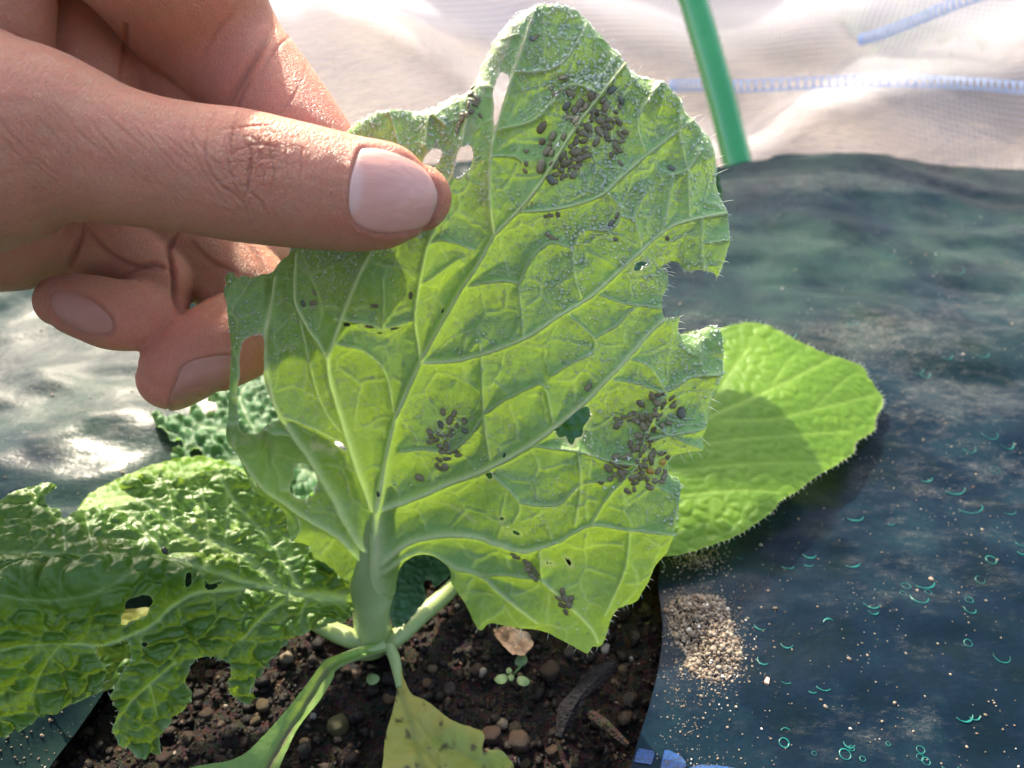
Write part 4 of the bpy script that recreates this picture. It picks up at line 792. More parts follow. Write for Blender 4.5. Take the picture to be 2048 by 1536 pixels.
bm.to_mesh(me); bm.free(); me.update()
n = len(me.vertices); co = np.empty(n*3, np.float32); me.vertices.foreach_get('co', co); co = co.reshape(-1, 3).astype(float)
no = np.empty(n*3, np.float32); me.vertices.foreach_get('normal', no); no = no.reshape(-1, 3).astype(float)
px, py, dp = pix(co); front = ((CO-co)*no).sum(1) > 0
THUMB = [(-40, 60), (60, 80), (100, 100), (200, 165), (300, 195), (400, 210), (480, 222), (550, 238), (640, 258), (700, 270), (780, 292), (840, 320), (870, 350), (890, 395), (878, 430), (855, 467), (800, 490), (720, 500), (640, 498), (480, 480), (300, 455), (130, 452), (-40, 500)]
th = front & (dp < .1475) & inside(px, py, [np.array(THUMB, float)])
h = np.zeros(n); red = np.zeros(n)
CR_T = [([(479, 222), (466, 260), (461, 293), (468, 325)], 3.2, .30), ([(490, 286), (503, 303), (499, 342), (493, 381), (486, 402)], 3.4, .34), ([(425, 230), (416, 267), (411, 310), (420, 340), (440, 368), (468, 388), (488, 410), (502, 450)], 3, .22),
        ([(450, 277), (456, 326), (472, 375), (485, 395)], 2.6, .2), ([(440, 259), (480, 254), (530, 250), (556, 246)], 2.4, .18), ([(492, 290), (528, 289), (557, 294)], 2.6, .2), ([(505, 318), (540, 316), (560, 310)], 2.6, .18), ([(495, 384), (520, 401), (537, 433)], 2.8, .24),
        ([(598, 266), (604, 310), (598, 380)], 2.4, .14), ([(545, 262), (540, 300), (548, 350), (535, 400)], 2.4, .16), ([(575, 265), (572, 310), (578, 360)], 2.2, .12), ([(395, 225), (385, 262), (388, 305), (408, 345), (440, 390), (465, 430)], 2.6, .16), ([(518, 330), (530, 350), (522, 380)], 2.4, .16),
        ([(515, 265), (520, 290), (516, 320), (525, 345)], 2.2, .16), ([(373, 238), (366, 262), (372, 290)], 2.4, .12)]
rg = np.random.default_rng(4)
for k in range(30):
    x0 = -60 + k*15.5 + rg.normal(0, 4); y0 = np.interp(x0, [-60, 0, 100, 200, 300, 420], [190, 190, 200, 225, 245, 262]) + rg.uniform(-10, 50); L_ = rg.uniform(.5, 1.0)
    P_ = [(x0+t*L_*125+8*math.sin(3*t+k)+18*t*t, y0+t*L_*150) for t in (0, .33, .66, 1)]
    CR_T.append((P_, 2.4+rg.random(), .10*rg.uniform(.4, 1.2)))
for pts, w, dmm in CR_T:
    dmm *= .72
    P_ = catmull(pts, False, 5); lo, hi = P_.min(0)-14, P_.max(0)+14; s = np.where(th & (px > lo[0]) & (px < hi[0]) & (py > lo[1]) & (py < hi[1]))[0]
    d, _, _, kk, tt = nearest(px[s]+3*fbm(px[s], py[s], 12, 7, 2), py[s]+3*fbm(px[s], py[s], 12, 8, 2), P_[:-1], P_[1:]); tl = (kk+tt)/(len(P_)-1); env = np.sin(math.pi*np.clip(tl, .04, .96))**.5
    h[s] -= dmm*1e-3*np.exp(-(d/w)**2)*env; red[s] = np.maximum(red[s], .55*np.exp(-(d/(w*1.3))**2)*env*min(1, dmm/.25))
    h[s] += dmm*.25e-3*np.exp(-((d-2.6*w)/w)**2)*env
knm = np.exp(-(((px-510)/75)**2+((py-320)/75)**2))*th
e_, cc_ = worley(px+fbm(px, py, 20, 3)*10, (py+fbm(px, py, 20, 4)*10), 17, 44); h -= knm*.00017*np.exp(-(e_*17/2.6)**2); h += knm*.00035*fbm(px, py, 26, 5, 3)
ix_ = front & (dp > .148) & (py < 300) & (px > 200)
for pts, w, dmm in [([(548, 55), (520, 100), (490, 145), (465, 190), (450, 235)], 9, .9), ([(500, 160), (478, 200), (470, 240)], 5, .4), ([(470, 20), (430, 70), (400, 120)], 6, .12), ([(600, 60), (560, 90), (520, 150)], 4, .2), ([(620, 100), (600, 170), (560, 230)], 4, .1), ([(246, -20), (252, 80), (240, 170)], 6, .5)]:
    P_ = catmull(pts, False, 5); d, _, _, kk, tt = nearest(px[ix_], py[ix_], P_[:-1], P_[1:]); tl = (kk+tt)/(len(P_)-1); env = np.sin(math.pi*np.clip(tl, .05, .95))**.6
    h[ix_] -= dmm*1e-3*np.exp(-(d/w)**2)*env; red[ix_] = np.maximum(red[ix_], .5*np.exp(-(d/w)**2)*env)
for pts, w, dmm in [([(168, 452), (215, 500), (262, 528), (350, 545)], 5, .5), ([(165, 450), (150, 500), (130, 545)], 7, .8), ([(352, 466), (338, 500), (345, 540), (352, 600), (362, 625)], 6, 1.1), ([(250, 545), (300, 528), (345, 540)], 5, .7), ([(500, 490), (520, 520), (531, 560)], 6, .6),
                    ([(90, 560), (60, 575), (20, 582)], 5, .4), ([(380, 480), (420, 520), (470, 545)], 5, .25)]:
    ix2 = front & (dp > .150) & (py > 430) & (px < 560)
    P_ = catmull(pts, False, 5); d, _, _, kk, tt = nearest(px[ix2], py[ix2], P_[:-1], P_[1:]); tl = (kk+tt)/(len(P_)-1); env = np.sin(math.pi*np.clip(tl, .05, .95))**.6
    h[ix2] -= dmm*1e-3*np.exp(-(d/w)**2)*env; red[ix2] = np.maximum(red[ix2], .75*np.exp(-(d/(w*1.4))**2)*env)
# nail beds
NAILS = {'thumb': [(716, 300), (735, 292), (775, 297), (818, 312), (852, 337), (874, 368), (880, 395), (873, 425), (856, 452), (825, 464), (785, 470), (745, 466), (714, 452), (702, 428), (700, 390), (704, 345)],
         'ring': [(98, 590), (115, 579), (150, 584), (190, 603), (218, 628), (229, 655), (218, 669), (190, 672), (155, 664), (120, 644), (101, 618)],
         'middle': [(356, 742), (372, 728), (400, 718), (440, 710), (470, 716), (470, 750), (450, 776), (410, 802), (370, 820), (340, 824), (338, 800), (347, 770)]}
for nm, pl_ in NAILS.items():
    Pn = catmull(pl_, True, 4); lo, hi = Pn.min(0)-25, Pn.max(0)+25; s = np.where(front & (px > lo[0]) & (px < hi[0]) & (py > lo[1]) & (py < hi[1]) & ((dp < .149) if nm == 'thumb' else (dp > .155)))[0]
    A, B = segs_of([Pn]); d = nearest(px[s], py[s], A, B)[0]; i_ = inside(px[s], py[s], [Pn]); sd_ = np.where(i_, -d, d)
    h[s] += -.00028*sstep(5, -5, sd_) + .00016*np.exp(-((sd_-7)/6)**2); red[s] = np.maximum(red[s], .45*np.exp(-(sd_/7)**2))
h += fbm(px, py, 60, 71, 2)*.00012*front
co += no*h[:, None]; me.vertices.foreach_set('co', co.astype(np.float32).ravel())
pinkness = np.clip(sstep(560, 800, px)*.5 + .9*sstep(560, 680, py) + .55*(py < 260)*(px > 240)*(dp > .148) + .5*fbm(px, py, 150, 3, 3), 0, 1)
for k_, a_ in (('crease', red), ('pink', pinkness)): t_ = me.attributes.new(k_, 'FLOAT', 'POINT'); t_.data.foreach_set('value', a_.astype(np.float32))
me.polygons.foreach_set('use_smooth', np.ones(len(me.polygons), bool)); me.update()
K = M('skin'); n1 = K.noise(110, 4); n2 = K.noise(900, 4); wv = K.n('TexWave', wave_type='BANDS', bands_direction='X'); K.put(wv.inputs['Vector'], K.obj((1, 1, 1), (0, R(25), R(20)))); wv.inputs['Scale'].default_value = 500; wv.inputs['Distortion'].default_value = 9; wv.inputs['Detail'].default_value = 3; wv.inputs['Detail Scale'].default_value = 1.5
c = K.mix(n1, (.50, .205, .105), (.66, .32, .195)); c = K.mix(K.math('MULTIPLY', K.attr('pink'), .6), c, (.72, .235, .16)); c = K.mix(K.attr('crease'), c, (.34, .115, .065)); c = K.mix(K.math('MULTIPLY', K.ramp(n2, [(.35, 1.), (.6, 0.)]), .18), c, (.45, .20, .13))
c = K.mix(K.math('MULTIPLY', K.ramp(K.noise(260, 5, .65), [(.42, 0.), (.62, 1.)]), .38), c, (.62, .20, .125)); c = K.mix(K.math('MULTIPLY', K.ramp(K.noise(1700, 3), [(.35, 1.), (.5, 0.)]), .22), c, (.34, .13, .075))
vb = K.voro(2600, 'DISTANCE_TO_EDGE'); hgt = K.math('ADD', K.math('MULTIPLY', K.ramp(vb, [(0., 0.), (.12, 1.)]), .5), K.math('MULTIPLY', n2, .8)); hgt = K.math('ADD', hgt, K.math('MULTIPLY', wv.outputs['Fac'], .22))
MAT_SKIN = K.done(K.bsdf(c, K.ramp(n2, [(.3, .36), (.7, .5)]), K.bump(hgt, .00030, .9), Subsurface_Weight=.7, Subsurface_Radius=(.0040, .0012, .0006), Subsurface_Scale=.9, Specular_IOR_Level=.45))
me.materials.clear(); me.materials.append(MAT_SKIN)
hand = link('hand', me, person); HAND_T = bvh(hand)
NL_ = M('finger_nail'); nb = NL_.noise(260, 3, .5, NL_.obj((.4, 3, 3)))
lun = NL_.attr('lunula')
c = NL_.mix(nb, (.60, .285, .21), (.70, .375, .29)); c = NL_.mix(lun, c, (.68, .42, .34)); c = NL_.mix(NL_.attr('tip'), c, (.55, .33, .24))
MAT_NAIL = NL_.done(NL_.bsdf(c, .38, NL_.bump(nb, .00012), Subsurface_Weight=.35, Subsurface_Radius=(.003, .001, .0006), Specular_IOR_Level=.55))
def nail(key, axis, lift, lab, curve=.0):
    poly = NAILS[key]; P0 = np.array(poly, float); lo, hi = P0.min(0)-8, P0.max(0)+8; st = 3.0; us = np.arange(lo[0], hi[0]+st, st); vs = np.arange(lo[1], hi[1]+st, st); U, V = np.meshgrid(us, vs); D = np.full(U.shape, np.nan)
    for i in range(U.shape[0]):
        for j in range(U.shape[1]):
            q, _ = hit(HAND_T, U[i, j], V[i, j])
            if q is not None: D[i, j] = (np.array(q)-CO)@CF
    # smooth quadratic-cubic fit of the bed gives an even plate
    ok = ~np.isnan(D) & inside(U, V, [catmull(poly, True, 4)]); c0 = P0.mean(0); x, y = (U-c0[0])/100, (V-c0[1])/100
    B_ = lambda x, y: np.stack([x**0, x, y, x*x, x*y, y*y, x**3, x*x*y, x*y*y, y**3, x**4, y**4, x*x*y*y], -1)
    w = np.linalg.lstsq(B_(x[ok], y[ok]), D[ok], rcond=None)[0]
    ax = np.array(axis, float); ax /= np.linalg.norm(ax)
    def pos(u, v): return at(u, v, (B_((u-c0[0])/100, (v-c0[1])/100)@w) - lift)
    A_, B2 = segs_of([catmull(poly, True, 4)]); s_ = (P0-c0)@ax; smin, smax = s_.min(), s_.max()
    def disp(u, v, P):
        d = nearest(u, v, A_, B2)[0]; t = (((np.c_[u, v]-c0)@ax)-smin)/(smax-smin); cr = (np.c_[u, v]-c0)@np.array([-ax[1], ax[0]])
        return -.00042*np.exp(-d/3.5), {'lunula': sstep(.20, .07, t+(cr/80)**2*.16)*(1. if key == 'thumb' else .2), 'tip': sstep(.90, .97, t)}
    o = sheet('nail', poly, [], 3, pos, disp, MAT_NAIL if key == 'thumb' else MAT_NAIL_DIM, person, 4); o['label'] = lab; return o
ND = M('finger_nail_dim'); MAT_NAIL_DIM = ND.done(ND.bsdf(ND.mix(ND.noise(260, 3), (.38, .15, .10), (.50, .235, .165)), .45, ND.bump(ND.noise(400), .0001), Subsurface_Weight=.35, Subsurface_Radius=(.003, .001, .0006)))  # darker copy of the nail colour, shade on the curled fingers put in
nail('thumb', (1, .12), .00028, 'pink thumb nail with a pale half moon')
nail('ring', (-1, -.5), .00022, 'nail of the curled ring finger')
nail('middle', (-.75, .8), .00022, 'nail of the curled middle finger seen from the side')

# the rest of the photographer, crouching unseen behind the camera, added to block frontal skylight
JK = M('jacket'); jn = JK.noise(60, 4); MAT_JK = JK.done(JK.bsdf(JK.mix(jn, (.030, .032, .045), (.055, .058, .075)), .85, JK.bump(JK.noise(400, 3), .001)))
def body(name, chains, mat, vox):
    b = Bag()
    for ch in chains: b.add(tube(catmull([c[:3] for c in ch], False, 5), np.interp(np.linspace(0, 1, (len(ch)-1)*5+1), np.linspace(0, 1, len(ch)), [c[3] for c in ch]), 20, flat=ch[0][4] if len(ch[0]) > 4 else 1, up=(0, 1, .01)))
    o = new_mesh(name, b.v, b.f); m_ = o.modifiers.new('r', 'REMESH'); m_.mode = 'VOXEL'; m_.voxel_size = vox; m2 = o.modifiers.new('s', 'SMOOTH'); m2.factor = .5; m2.iterations = 8
    me_ = bpy.data.meshes.new_from_object(o.evaluated_get(DG())); bpy.data.objects.remove(o); me_.name = name; me_.materials.clear(); me_.materials.append(mat); me_.polygons.foreach_set('use_smooth', np.ones(len(me_.polygons), bool))
    return link(name, me_, person)
wr = at(-330, 330, .158)
body('jacket', [[(-.02, -.42, -.02, .15), (-.02, -.44, .12, .17), (-.02, -.42, .28, .185), (-.02, -.38, .42, .17), (-.02, -.36, .50, .09), (-.02, -.35, .54, .06)],
                [(-.12, -.38, .44, .08), (-.24, -.34, .40, .068), (-.33, -.18, .26, .056), (-.36, -.05, .14, .05), (-.30, .05, .14, .042), tuple(wr+np.array([-.055, -.035, 0]))+(.036,)],
                [(.10, -.38, .44, .08), (.22, -.32, .38, .066), (.27, -.20, .24, .055), (.20, -.13, .17, .048), (.10, -.10, .17, .038)],
                [(-.10, -.36, .0, .10), (-.20, -.12, -.01, .085), (-.24, -.20, -.06, .07)], [(.08, -.36, .0, .10), (.20, -.14, -.01, .085), (.22, -.24, -.06, .07)]], MAT_JK, .008)
body('head', [[(-.02, -.35, .52, .055), (-.02, -.335, .58, .06), (-.02, -.32, .62, .082), (-.02, -.325, .68, .095), (-.02, -.335, .735, .085), (-.02, -.335, .77, .045)], [(-.02, -.245, .645, .016), (-.02, -.228, .635, .015)], [(-.115, -.33, .655, .02), (-.125, -.335, .67, .012)], [(.075, -.33, .655, .02), (.085, -.335, .67, .012)]], MAT_SKIN, .006)
HRM = M('hair'); MAT_HR = HRM.done(HRM.bsdf((.015, .012, .010), .5, HRM.bump(HRM.noise(300, 3, .5, HRM.obj((1, 1, .1))), .002)))
body('hair', [[(-.02, -.375, .63, .07), (-.02, -.37, .69, .09), (-.02, -.35, .745, .088), (-.02, -.33, .785, .05)]], MAT_HR, .006)

# ------------------------------------------------------------------ aphids: one animal each
def aphid_mesh(name, var, cols):
    b = Bag(); rg = np.random.default_rng(var); n = 12; seg = 10; xs = np.linspace(-1, 1, n); vs, fs = [], []
    for x in xs:
        prof = max(.06, (1-abs(x)**2.2))**.5*(.50+.10*(-x) if x < .35 else .54*(1-.45*(x-.35)/.65))       # pear: widest behind the middle
        for k in range(seg):
            a = 2*math.pi*k/seg; zz = math.sin(a); vs.append((x, prof*math.cos(a)*(1+.03*math.sin(9*x+var)), prof*(.78*zz if zz > 0 else .42*zz)+.12+.025*math.sin(13*x)))
    for i in range(n-1):
        for k in range(seg): k2 = (k+1) % seg; fs.append((i*seg+k, i*seg+k2, (i+1)*seg+k2, (i+1)*seg+k))
    fs.append(tuple(range(seg-1, -1, -1))); fs.append(tuple((n-1)*seg+k for k in range(seg)))
    nb_ = len(fs); b.add((vs, fs))
    for s in (-1, 1):
        for x0, dx, L in ((.55, .55, .62), (.2, .05, .66), (-.1, -.55, .85)):
            dx += rg.normal(0, .1); b.add(tube([(x0, s*.28, .02), (x0+dx*.5, s*(.28+L*.45), .22), (x0+dx, s*(.28+L*.75), -.12)], [.035, .03, .018], 3))
        b.add(tube([(.92, s*.10, .12), (1.1, s*.3, .30), (.75, s*.62, .22)], [.025, .018, .012], 3))
        b.add(tube([(-.62, s*.26, .22), (-.95, s*.34, .42)], [.04, .025], 3))
    me = bpy.data.meshes.new(name); me.from_pydata(b.v, [], b.f); me.polygons.foreach_set('use_smooth', np.ones(len(me.polygons), bool))
    me.materials.append(cols[0]); me.materials.append(cols[1]); mi = np.ones(len(me.polygons), int); mi[:nb_] = 0; me.polygons.foreach_set('material_index', mi); me.update(); return me
def aph_mat(name, a, b_, rough=.42):
    m = M(name); nz = m.noise(2.2, 3); r_ = m.n('ObjectInfo').outputs['Random']; c = m.mix(nz, a, b_); c = m.mix(m.math('MULTIPLY', r_, .55), c, tuple(x*1.5 for x in b_))
    return m.done(m.bsdf(c, rough, m.bump(m.noise(7, 2), .00004), Specular_IOR_Level=.5))
AM = {'b': aph_mat('aphid_brown', (.105, .088, .042), (.18, .155, .08)), 'd': aph_mat('aphid_dark', (.05, .053, .035), (.10, .105, .065), .35), 'o': aph_mat('aphid_orange', (.30, .15, .02), (.42, .26, .05), .3), 'k': aph_mat('speck_black', (.008, .008, .006), (.02, .018, .014), .3)}
legm = aph_mat('aphid_leg', (.07, .055, .03), (.10, .08, .045))
AMESH = {k: [aphid_mesh('aphid', i, (m_, legm)) for i in range(3)] for k, m_ in AM.items()}
def fill(lst, n, seed, L):
    rg_ = np.random.default_rng(seed); A_ = np.array([t[:2] for t in lst], float); out = []
    while len(out) < n:
        p_ = A_[rg_.integers(len(A_))]+rg_.normal(0, L*.62, 2); d_ = np.hypot(*(A_-p_).T)
        if L*.5 < d_.min() < L*.85 and (d_ < L*1.7).sum() >= 3: out.append((p_[0], p_[1], L*rg_.uniform(.6, .9), rg_.uniform(-90, 90))); A_ = np.r_[A_, [p_]]
    return lst + out
def parse(s): return [tuple(x) for x in s]
C1 = [(705,200,150,-65),(600,370,80,20),(660,340,70,-30),(775,370,110,35),(730,505,120,-50,'d'),(875,480,120,-60),(1005,410,130,75),(1065,400,90,60),(1220,330,130,-30,'d'),(1320,450,120,20,'d'),(1125,440,100,-40),(1155,520,130,-70),(950,510,110,-80),(895,550,80,20),(820,555,100,60),(760,640,100,0),(840,660,120,-60),(1020,560,100,-50),(1065,580,90,80),(1140,600,80,0),(1105,670,110,5),(1010,640,100,-80),(1195,655,100,0),(1265,570,70,20),(1310,685,100,60),(1270,640,60,0),(970,745,120,40),(1150,720,110,-10),(1210,740,80,0),(890,800,100,-30),(1085,785,130,50),(1160,810,110,80),(975,835,80,0),(1180,870,90,10),(920,890,100,-10),(825,900,110,-45),(1055,895,120,-60),(770,945,70,10),(1375,790,90,20),(1300,800,60,60),(1335,895,80,-10),(1265,945,130,55),(1220,1050,80,80),(1260,1010,80,20),(935,975,90,-30),(820,1010,150,-5),(940,1060,140,-20),(870,1085,110,0),(680,1050,100,-60),(805,1095,90,30),(715,1130,130,-20),(610,1150,110,-65),(870,1140,80,20),(835,1175,90,10),(770,1170,80,-10),(665,1205,90,20),(760,1215,60,0),(610,1255,90,15),(805,1260,110,-50),(685,1285,90,-60),(555,1315,140,50,'d'),(1250,690,60,10)]
C1b = [(460,735,150,-60),(580,840,110,-70),(705,845,90,-80),(465,900,100,-60),(545,930,80,-60),(520,1010,130,-50),(570,1020,90,-70),(290,1000,65,20),(285,1140,70,70),(275,1215,70,60),(455,1165,160,-70)]
C2a = [(785,260,110,70),(855,255,80,30),(840,335,100,30),(675,345,110,40),(915,325,80,60),(890,370,90,80),(985,285,90,-50),(1000,365,90,10),(1080,440,120,70,'d'),(1095,410,90,30,'d'),(825,410,60,40),(610,445,70,60),(565,465,80,-50),(500,480,70,0),(425,500,70,10),(435,565,110,-50),(685,480,110,50),(740,465,80,10),(820,455,90,0),(630,515,100,0),(770,510,90,5),(850,485,80,-40),(705,575,120,50),(755,550,80,40),(795,620,110,-60),(890,570,90,50),(955,545,80,10)]
C2b = [(660,675,110,10),(735,680,90,10),(765,725,90,60),(570,760,90,-70),(675,745,70,-60),(600,810,80,60),(645,800,80,-60),(705,805,110,-50),(420,890,90,-10),(510,895,80,-10),(550,865,70,0),(770,880,100,-70),(805,860,80,-60),(875,855,80,10),(945,890,80,40),(710,920,80,10),(780,940,90,80),(340,1000,120,60),(430,980,100,20),(515,980,90,25),(475,1050,110,60),(520,1040,60,60),(665,990,100,60),(710,980,100,30),(600,1090,130,-20),(675,1055,90,-10),(670,1110,80,-10),(730,1105,90,60),(850,1030,100,-40),(915,1040,80,30),(905,1090,100,-30),(810,1135,90,15),(885,1145,80,0),(760,1195,100,30),(610,1155,90,0),(605,1220,70,70),(540,1240,90,40),(460,1120,60,50),(360,1115,80,-15),(265,1145,90,70)]
C3 = [(1130,850,45,80),(1165,890,55,-70),(1185,860,40,-70),(1120,915,50,70,'d'),(1235,895,45,60),(1240,945,45,20,'d'),(1065,950,45,60),(1175,940,30,-50),(1165,965,35,10),(1065,1000,40,0),(1095,990,40,-50),(1150,1015,45,60),(1115,1020,40,20),(1190,1045,50,50),(1205,1065,40,-20),(1130,1050,45,0),(1110,1085,45,60),(1150,1080,50,-30),(1140,1120,50,80),(1115,1130,40,40)]
C4 = [(250,415,35,60),(245,450,35,-70),(235,480,40,-70),(265,500,40,60),(240,515,40,20),(225,540,40,-60),(255,535,40,10),(270,520,35,-50),(235,570,40,-30),(190,590,35,10),(215,590,30,60),(190,615,35,-40),(175,640,35,-60),(165,670,35,80)]
C5 = [(285,1095,40,10),(270,1085,30,20),(325,1115,35,40),(345,1130,35,60),(335,1150,35,0),(365,1150,35,70),(350,1175,35,30),(375,1165,30,60),(365,1190,30,70),(330,1130,30,30)]
C6 = [(480,1245,40,80),(465,1270,40,10),(490,1275,40,60),(515,1275,40,-60),(480,1300,40,20),(505,1300,35,60),(495,1330,35,80),(510,1290,30,0)]
C1 = fill(C1, 20, 1, 85); C2a = fill(C2a, 6, 2, 80); C2b = fill(C2b, 12, 3, 80); C3 = fill(C3, 8, 4, 40)
GROUPS = [(C1, (1000, 120, 5.487), 'grey brown aphid in the dense upper cluster right of the midrib', 'aphids of the large upper cluster'), (C1b, (1000, 120, 5.487), 'brown aphid in the loose scatter left of the midrib beside the large upper cluster', 'aphids left of the upper midrib'),
          (C2a, (1150, 740, 5.12), 'grey brown aphid in the upper half of the right rim cluster', 'aphids of the right cluster, upper half'), (C2b, (1150, 740, 5.12), 'grey brown aphid in the lower half of the right rim cluster', 'aphids of the right cluster, lower half'),
          (C3, (430, 480, 2.477), 'brown aphid in the small cluster low beside the midrib', 'aphids of the low central cluster'), (C4, (850, 0, 2.56), 'small brown aphid packed along the torn vein at the upper left rim', 'aphids along the upper left vein'),
          (C5, (900, 600, 2.133), 'tiny brown aphid in the clump beside the two slit holes', 'aphids beside the slit holes'), (C6, (900, 600, 2.133), 'tiny brown aphid in the lowest clump near the leaf tip', 'aphids of the lowest clump')]
cnt = [0]
def aphid(x, y, L, ang, col, lab, group=None, name='aphid', tree=None, sink=0.0):
    q, nn = hit(tree or MAIN_T, x, y)
    if q is None: return
    if nn.dot(Vector(CO)-q) < 0: nn = -nn
    a = at(x+math.cos(R(ang)), y+math.sin(R(ang)), 1.0)-at(x, y, 1.0); X = Vector(a); X = (X-nn*X.dot(nn)).normalized()
    if cnt[0] % 2: X = -X
    Y = nn.cross(X); s = L*.5*(q-Vector(CO)).length/FPX*.98
    o = link(name, AMESH[col][cnt[0] % 3]); cnt[0] += 1
    from mathutils import Matrix
    wv_ = s*(1.12+.3*hash2(np.array([cnt[0]]), np.array([3]), 5)[0]); m = Matrix((X*s, Y*wv_, nn*s*.9)).transposed().to_4x4(); m.translation = q + nn*(s*.02+.00004); o.matrix_world = m
    return tag(o, lab, 'aphid', group)
for lst, (ox, oy, sc_), lab, grp in GROUPS:
    for t in lst:
        c = t[4] if len(t) > 4 else 'b'; pl = t[2]/sc_; size = 'large' if pl > 21 else 'middling' if pl > 16.5 else 'small'
        if lst is C1: lab = size+' grey brown aphid in the '+('upper third' if t[1] < 560 else 'middle' if t[1] < 960 else 'packed lower clump')+' of the cluster right of the midrib'
        elif 'tiny' not in lab and 'small' not in lab[:6]: lab = size+' '+lab.replace('large ', '').replace('middling ', '').replace('small brown', 'brown') if not lab.startswith(('large ', 'middling ', 'small ')) else size+' '+lab.split(' ', 1)[1]
        if lst is C2b: lab = lab.replace('in the lower half of', 'in the '+('left clump' if t[0] < 545 else 'right clump' if t[0] > 720 else 'middle')+' of the lower half of')
        if lst is C2a: lab = lab.replace('in the upper half of', 'in the '+('left end' if t[0] < 600 else 'right end' if t[0] > 830 else 'middle')+' of the upper half of')
        if lst is C3: lab = lab.replace('in the small cluster', 'at the '+('top' if t[1] < 930 else 'bottom' if t[1] > 1035 else 'middle')+' of the small cluster')
        aphid(ox+t[0]/sc_, oy+t[1]/sc_, t[2]/sc_, t[3], c, lab if c == 'b' else lab.replace('grey brown', 'darkest').replace('brown', 'dark'), grp)
LONE = [(1177, 774, 19, -50, 'b', 'single aphid on the side vein above the large hole'), (1324, 924, 20, 25, 'o', 'bright orange aphid at the right edge of the right cluster'), (1300, 942, 21, 30, 'o', 'yellow orange aphid lying over others in the right cluster'),
        (749, 610, 17, 0, 'b', 'lone aphid between the two left side veins, upper of three'), (739, 652, 18, 5, 'b', 'brown oval aphid left in the row of three below the fingertip'), (759, 665, 10, 60, 'b', 'tiny aphid in the middle of the row of three'), (789, 655, 18, 20, 'b', 'aphid at the right end of the row of three'),
        (693, 648, 16, -30, 'k', 'shiny black insect on the second side vein from the left'), (630, 585, 12, 80, 'b', 'small aphid in the shaded left part, upper of three'), (606, 607, 14, 60, 'd', 'dark aphid in the shaded left part, lower left of three'), (627, 606, 16, 0, 'b', 'aphid in the shaded left part, lower right of three'),
        (822, 591, 17, -60, 'b', 'brown aphid on the vein below the thumb tip'), (840, 955, 22, 10, 'b', 'lone brown aphid below the low central cluster'), (757, 988, 12, 80, 'k', 'black oval speck like insect on the thick midrib base'), (1063, 78, 13, 60, 'd', 'left of two small aphids near the leaf top'), (1071, 76, 14, -50, 'b', 'right of two small aphids near the leaf top'),
        (1092, 432, 12, 0, 'b', 'left of three aphids in a row under the upper side vein'), (1101, 430, 14, 20, 'b', 'middle of three aphids in a row under the upper side vein'), (1116, 429, 14, 80, 'b', 'right of three aphids in a row under the upper side vein'), (1234, 432, 14, -60, 'b', 'upper of a touching pair of aphids at the vein fork'), (1223, 447, 18, -50, 'd', 'lower of a touching pair of aphids at the vein fork'),
        (1095, 469, 12, 60, 'b', 'upper left of three tiny aphids by the midrib'), (1104, 475, 12, 20, 'b', 'middle of three tiny aphids by the midrib'), (1113, 478, 10, 0, 'b', 'lower right of three tiny aphids by the midrib'), (1231, 479, 13, 10, 'b', 'single small aphid below the vein fork'), (1334, 476, 12, 50, 'b', 'small aphid above the notch of the right rim'),
        (1342, 337, 17, 45, 'd', 'thin dark aphid alone toward the upper right rim'), (960, 231, 11, 60, 'b', 'small aphid right of the torn vein cluster'), (1320, 1135/5.48+120, 15, 50, 'b', 'small brown aphid below right of the large upper cluster') , (1240, 327, 15, 50, 'b', 'single brown aphid below the right end of the upper cluster'),
        (1063, 406, 8, 0, 'o', 'tiny orange aphid above the row of three'), (886, 622, 10, -50, 'k', 'tiny dark insect on the midrib in the middle of the leaf'), (1009, 911, 10, 80, 'k', 'tiny black insect beside the lower side vein')]
for x, y, L, a, c, lab in LONE:
    if (x, int(y)) == (1320, 327): continue
    aphid(x, y, L, a, c, lab)
aphid(329, 1102, 15, 60, 'k', 'dark brown insect on the crease of the puckered leaf', tree=LEFT_T); aphid(617, 1112, 14, 80, 'k', 'dark brown insect near the base of the puckered leaf', tree=MAIN_T); aphid(287, 1289, 12, 20, 'o', 'orange brown speck like insect by the lower hole of the puckered leaf', tree=LEFT_T)
# white cast skins
CS = M('cast_skin'); MAT_CS = CS.done(CS.bsdf((.82, .82, .78), .35))
for (x, y, r, lab) in [(1115, 293, 7, 'white cast skin left of the midrib inside the upper cluster'), (1152, 292, 5, 'white cast skin right of the midrib in the upper cluster'), (1174, 240, 5, 'white cast skin on the midrib high in the upper cluster'), (1256, 916, 6, 'white cast skin at the top of the lower right cluster'), (1233, 923, 6, 'white cast skin at the left of the lower right cluster'),
                       (1340, 932, 7, 'white cast skin beside the orange aphid'), (1210, 974, 6, 'white cast skin at the lower left end of the right cluster'), (1228, 975, 4, 'smallest white cast skin, below the right cluster')]:
    q, nn = hit(MAIN_T, x, y)
    if q is None: continue
    if nn.dot(Vector(CO)-q) < 0: nn = -nn
    rw = r*(q-Vector(CO)).length/FPX; b = Bag(); rg = np.random.default_rng(int(x)); t1 = nn.cross(Vector((.3, .1, .9))).normalized(); t2 = nn.cross(t1)
    for k in range(3):
        d = t1*math.cos(k*2.1+x)+t2*math.sin(k*2.1+x); c0 = q+nn*.0004; b.add(tube([c0-d*rw*.4, c0+d*rw*.2+nn*rw*.3, c0+d*rw+nn*rw*.1], [rw*.1, rw*.28, rw*.06], 5, flat=.5))
    tag(b.build('cast_skin', MAT_CS), lab, 'cast skin')

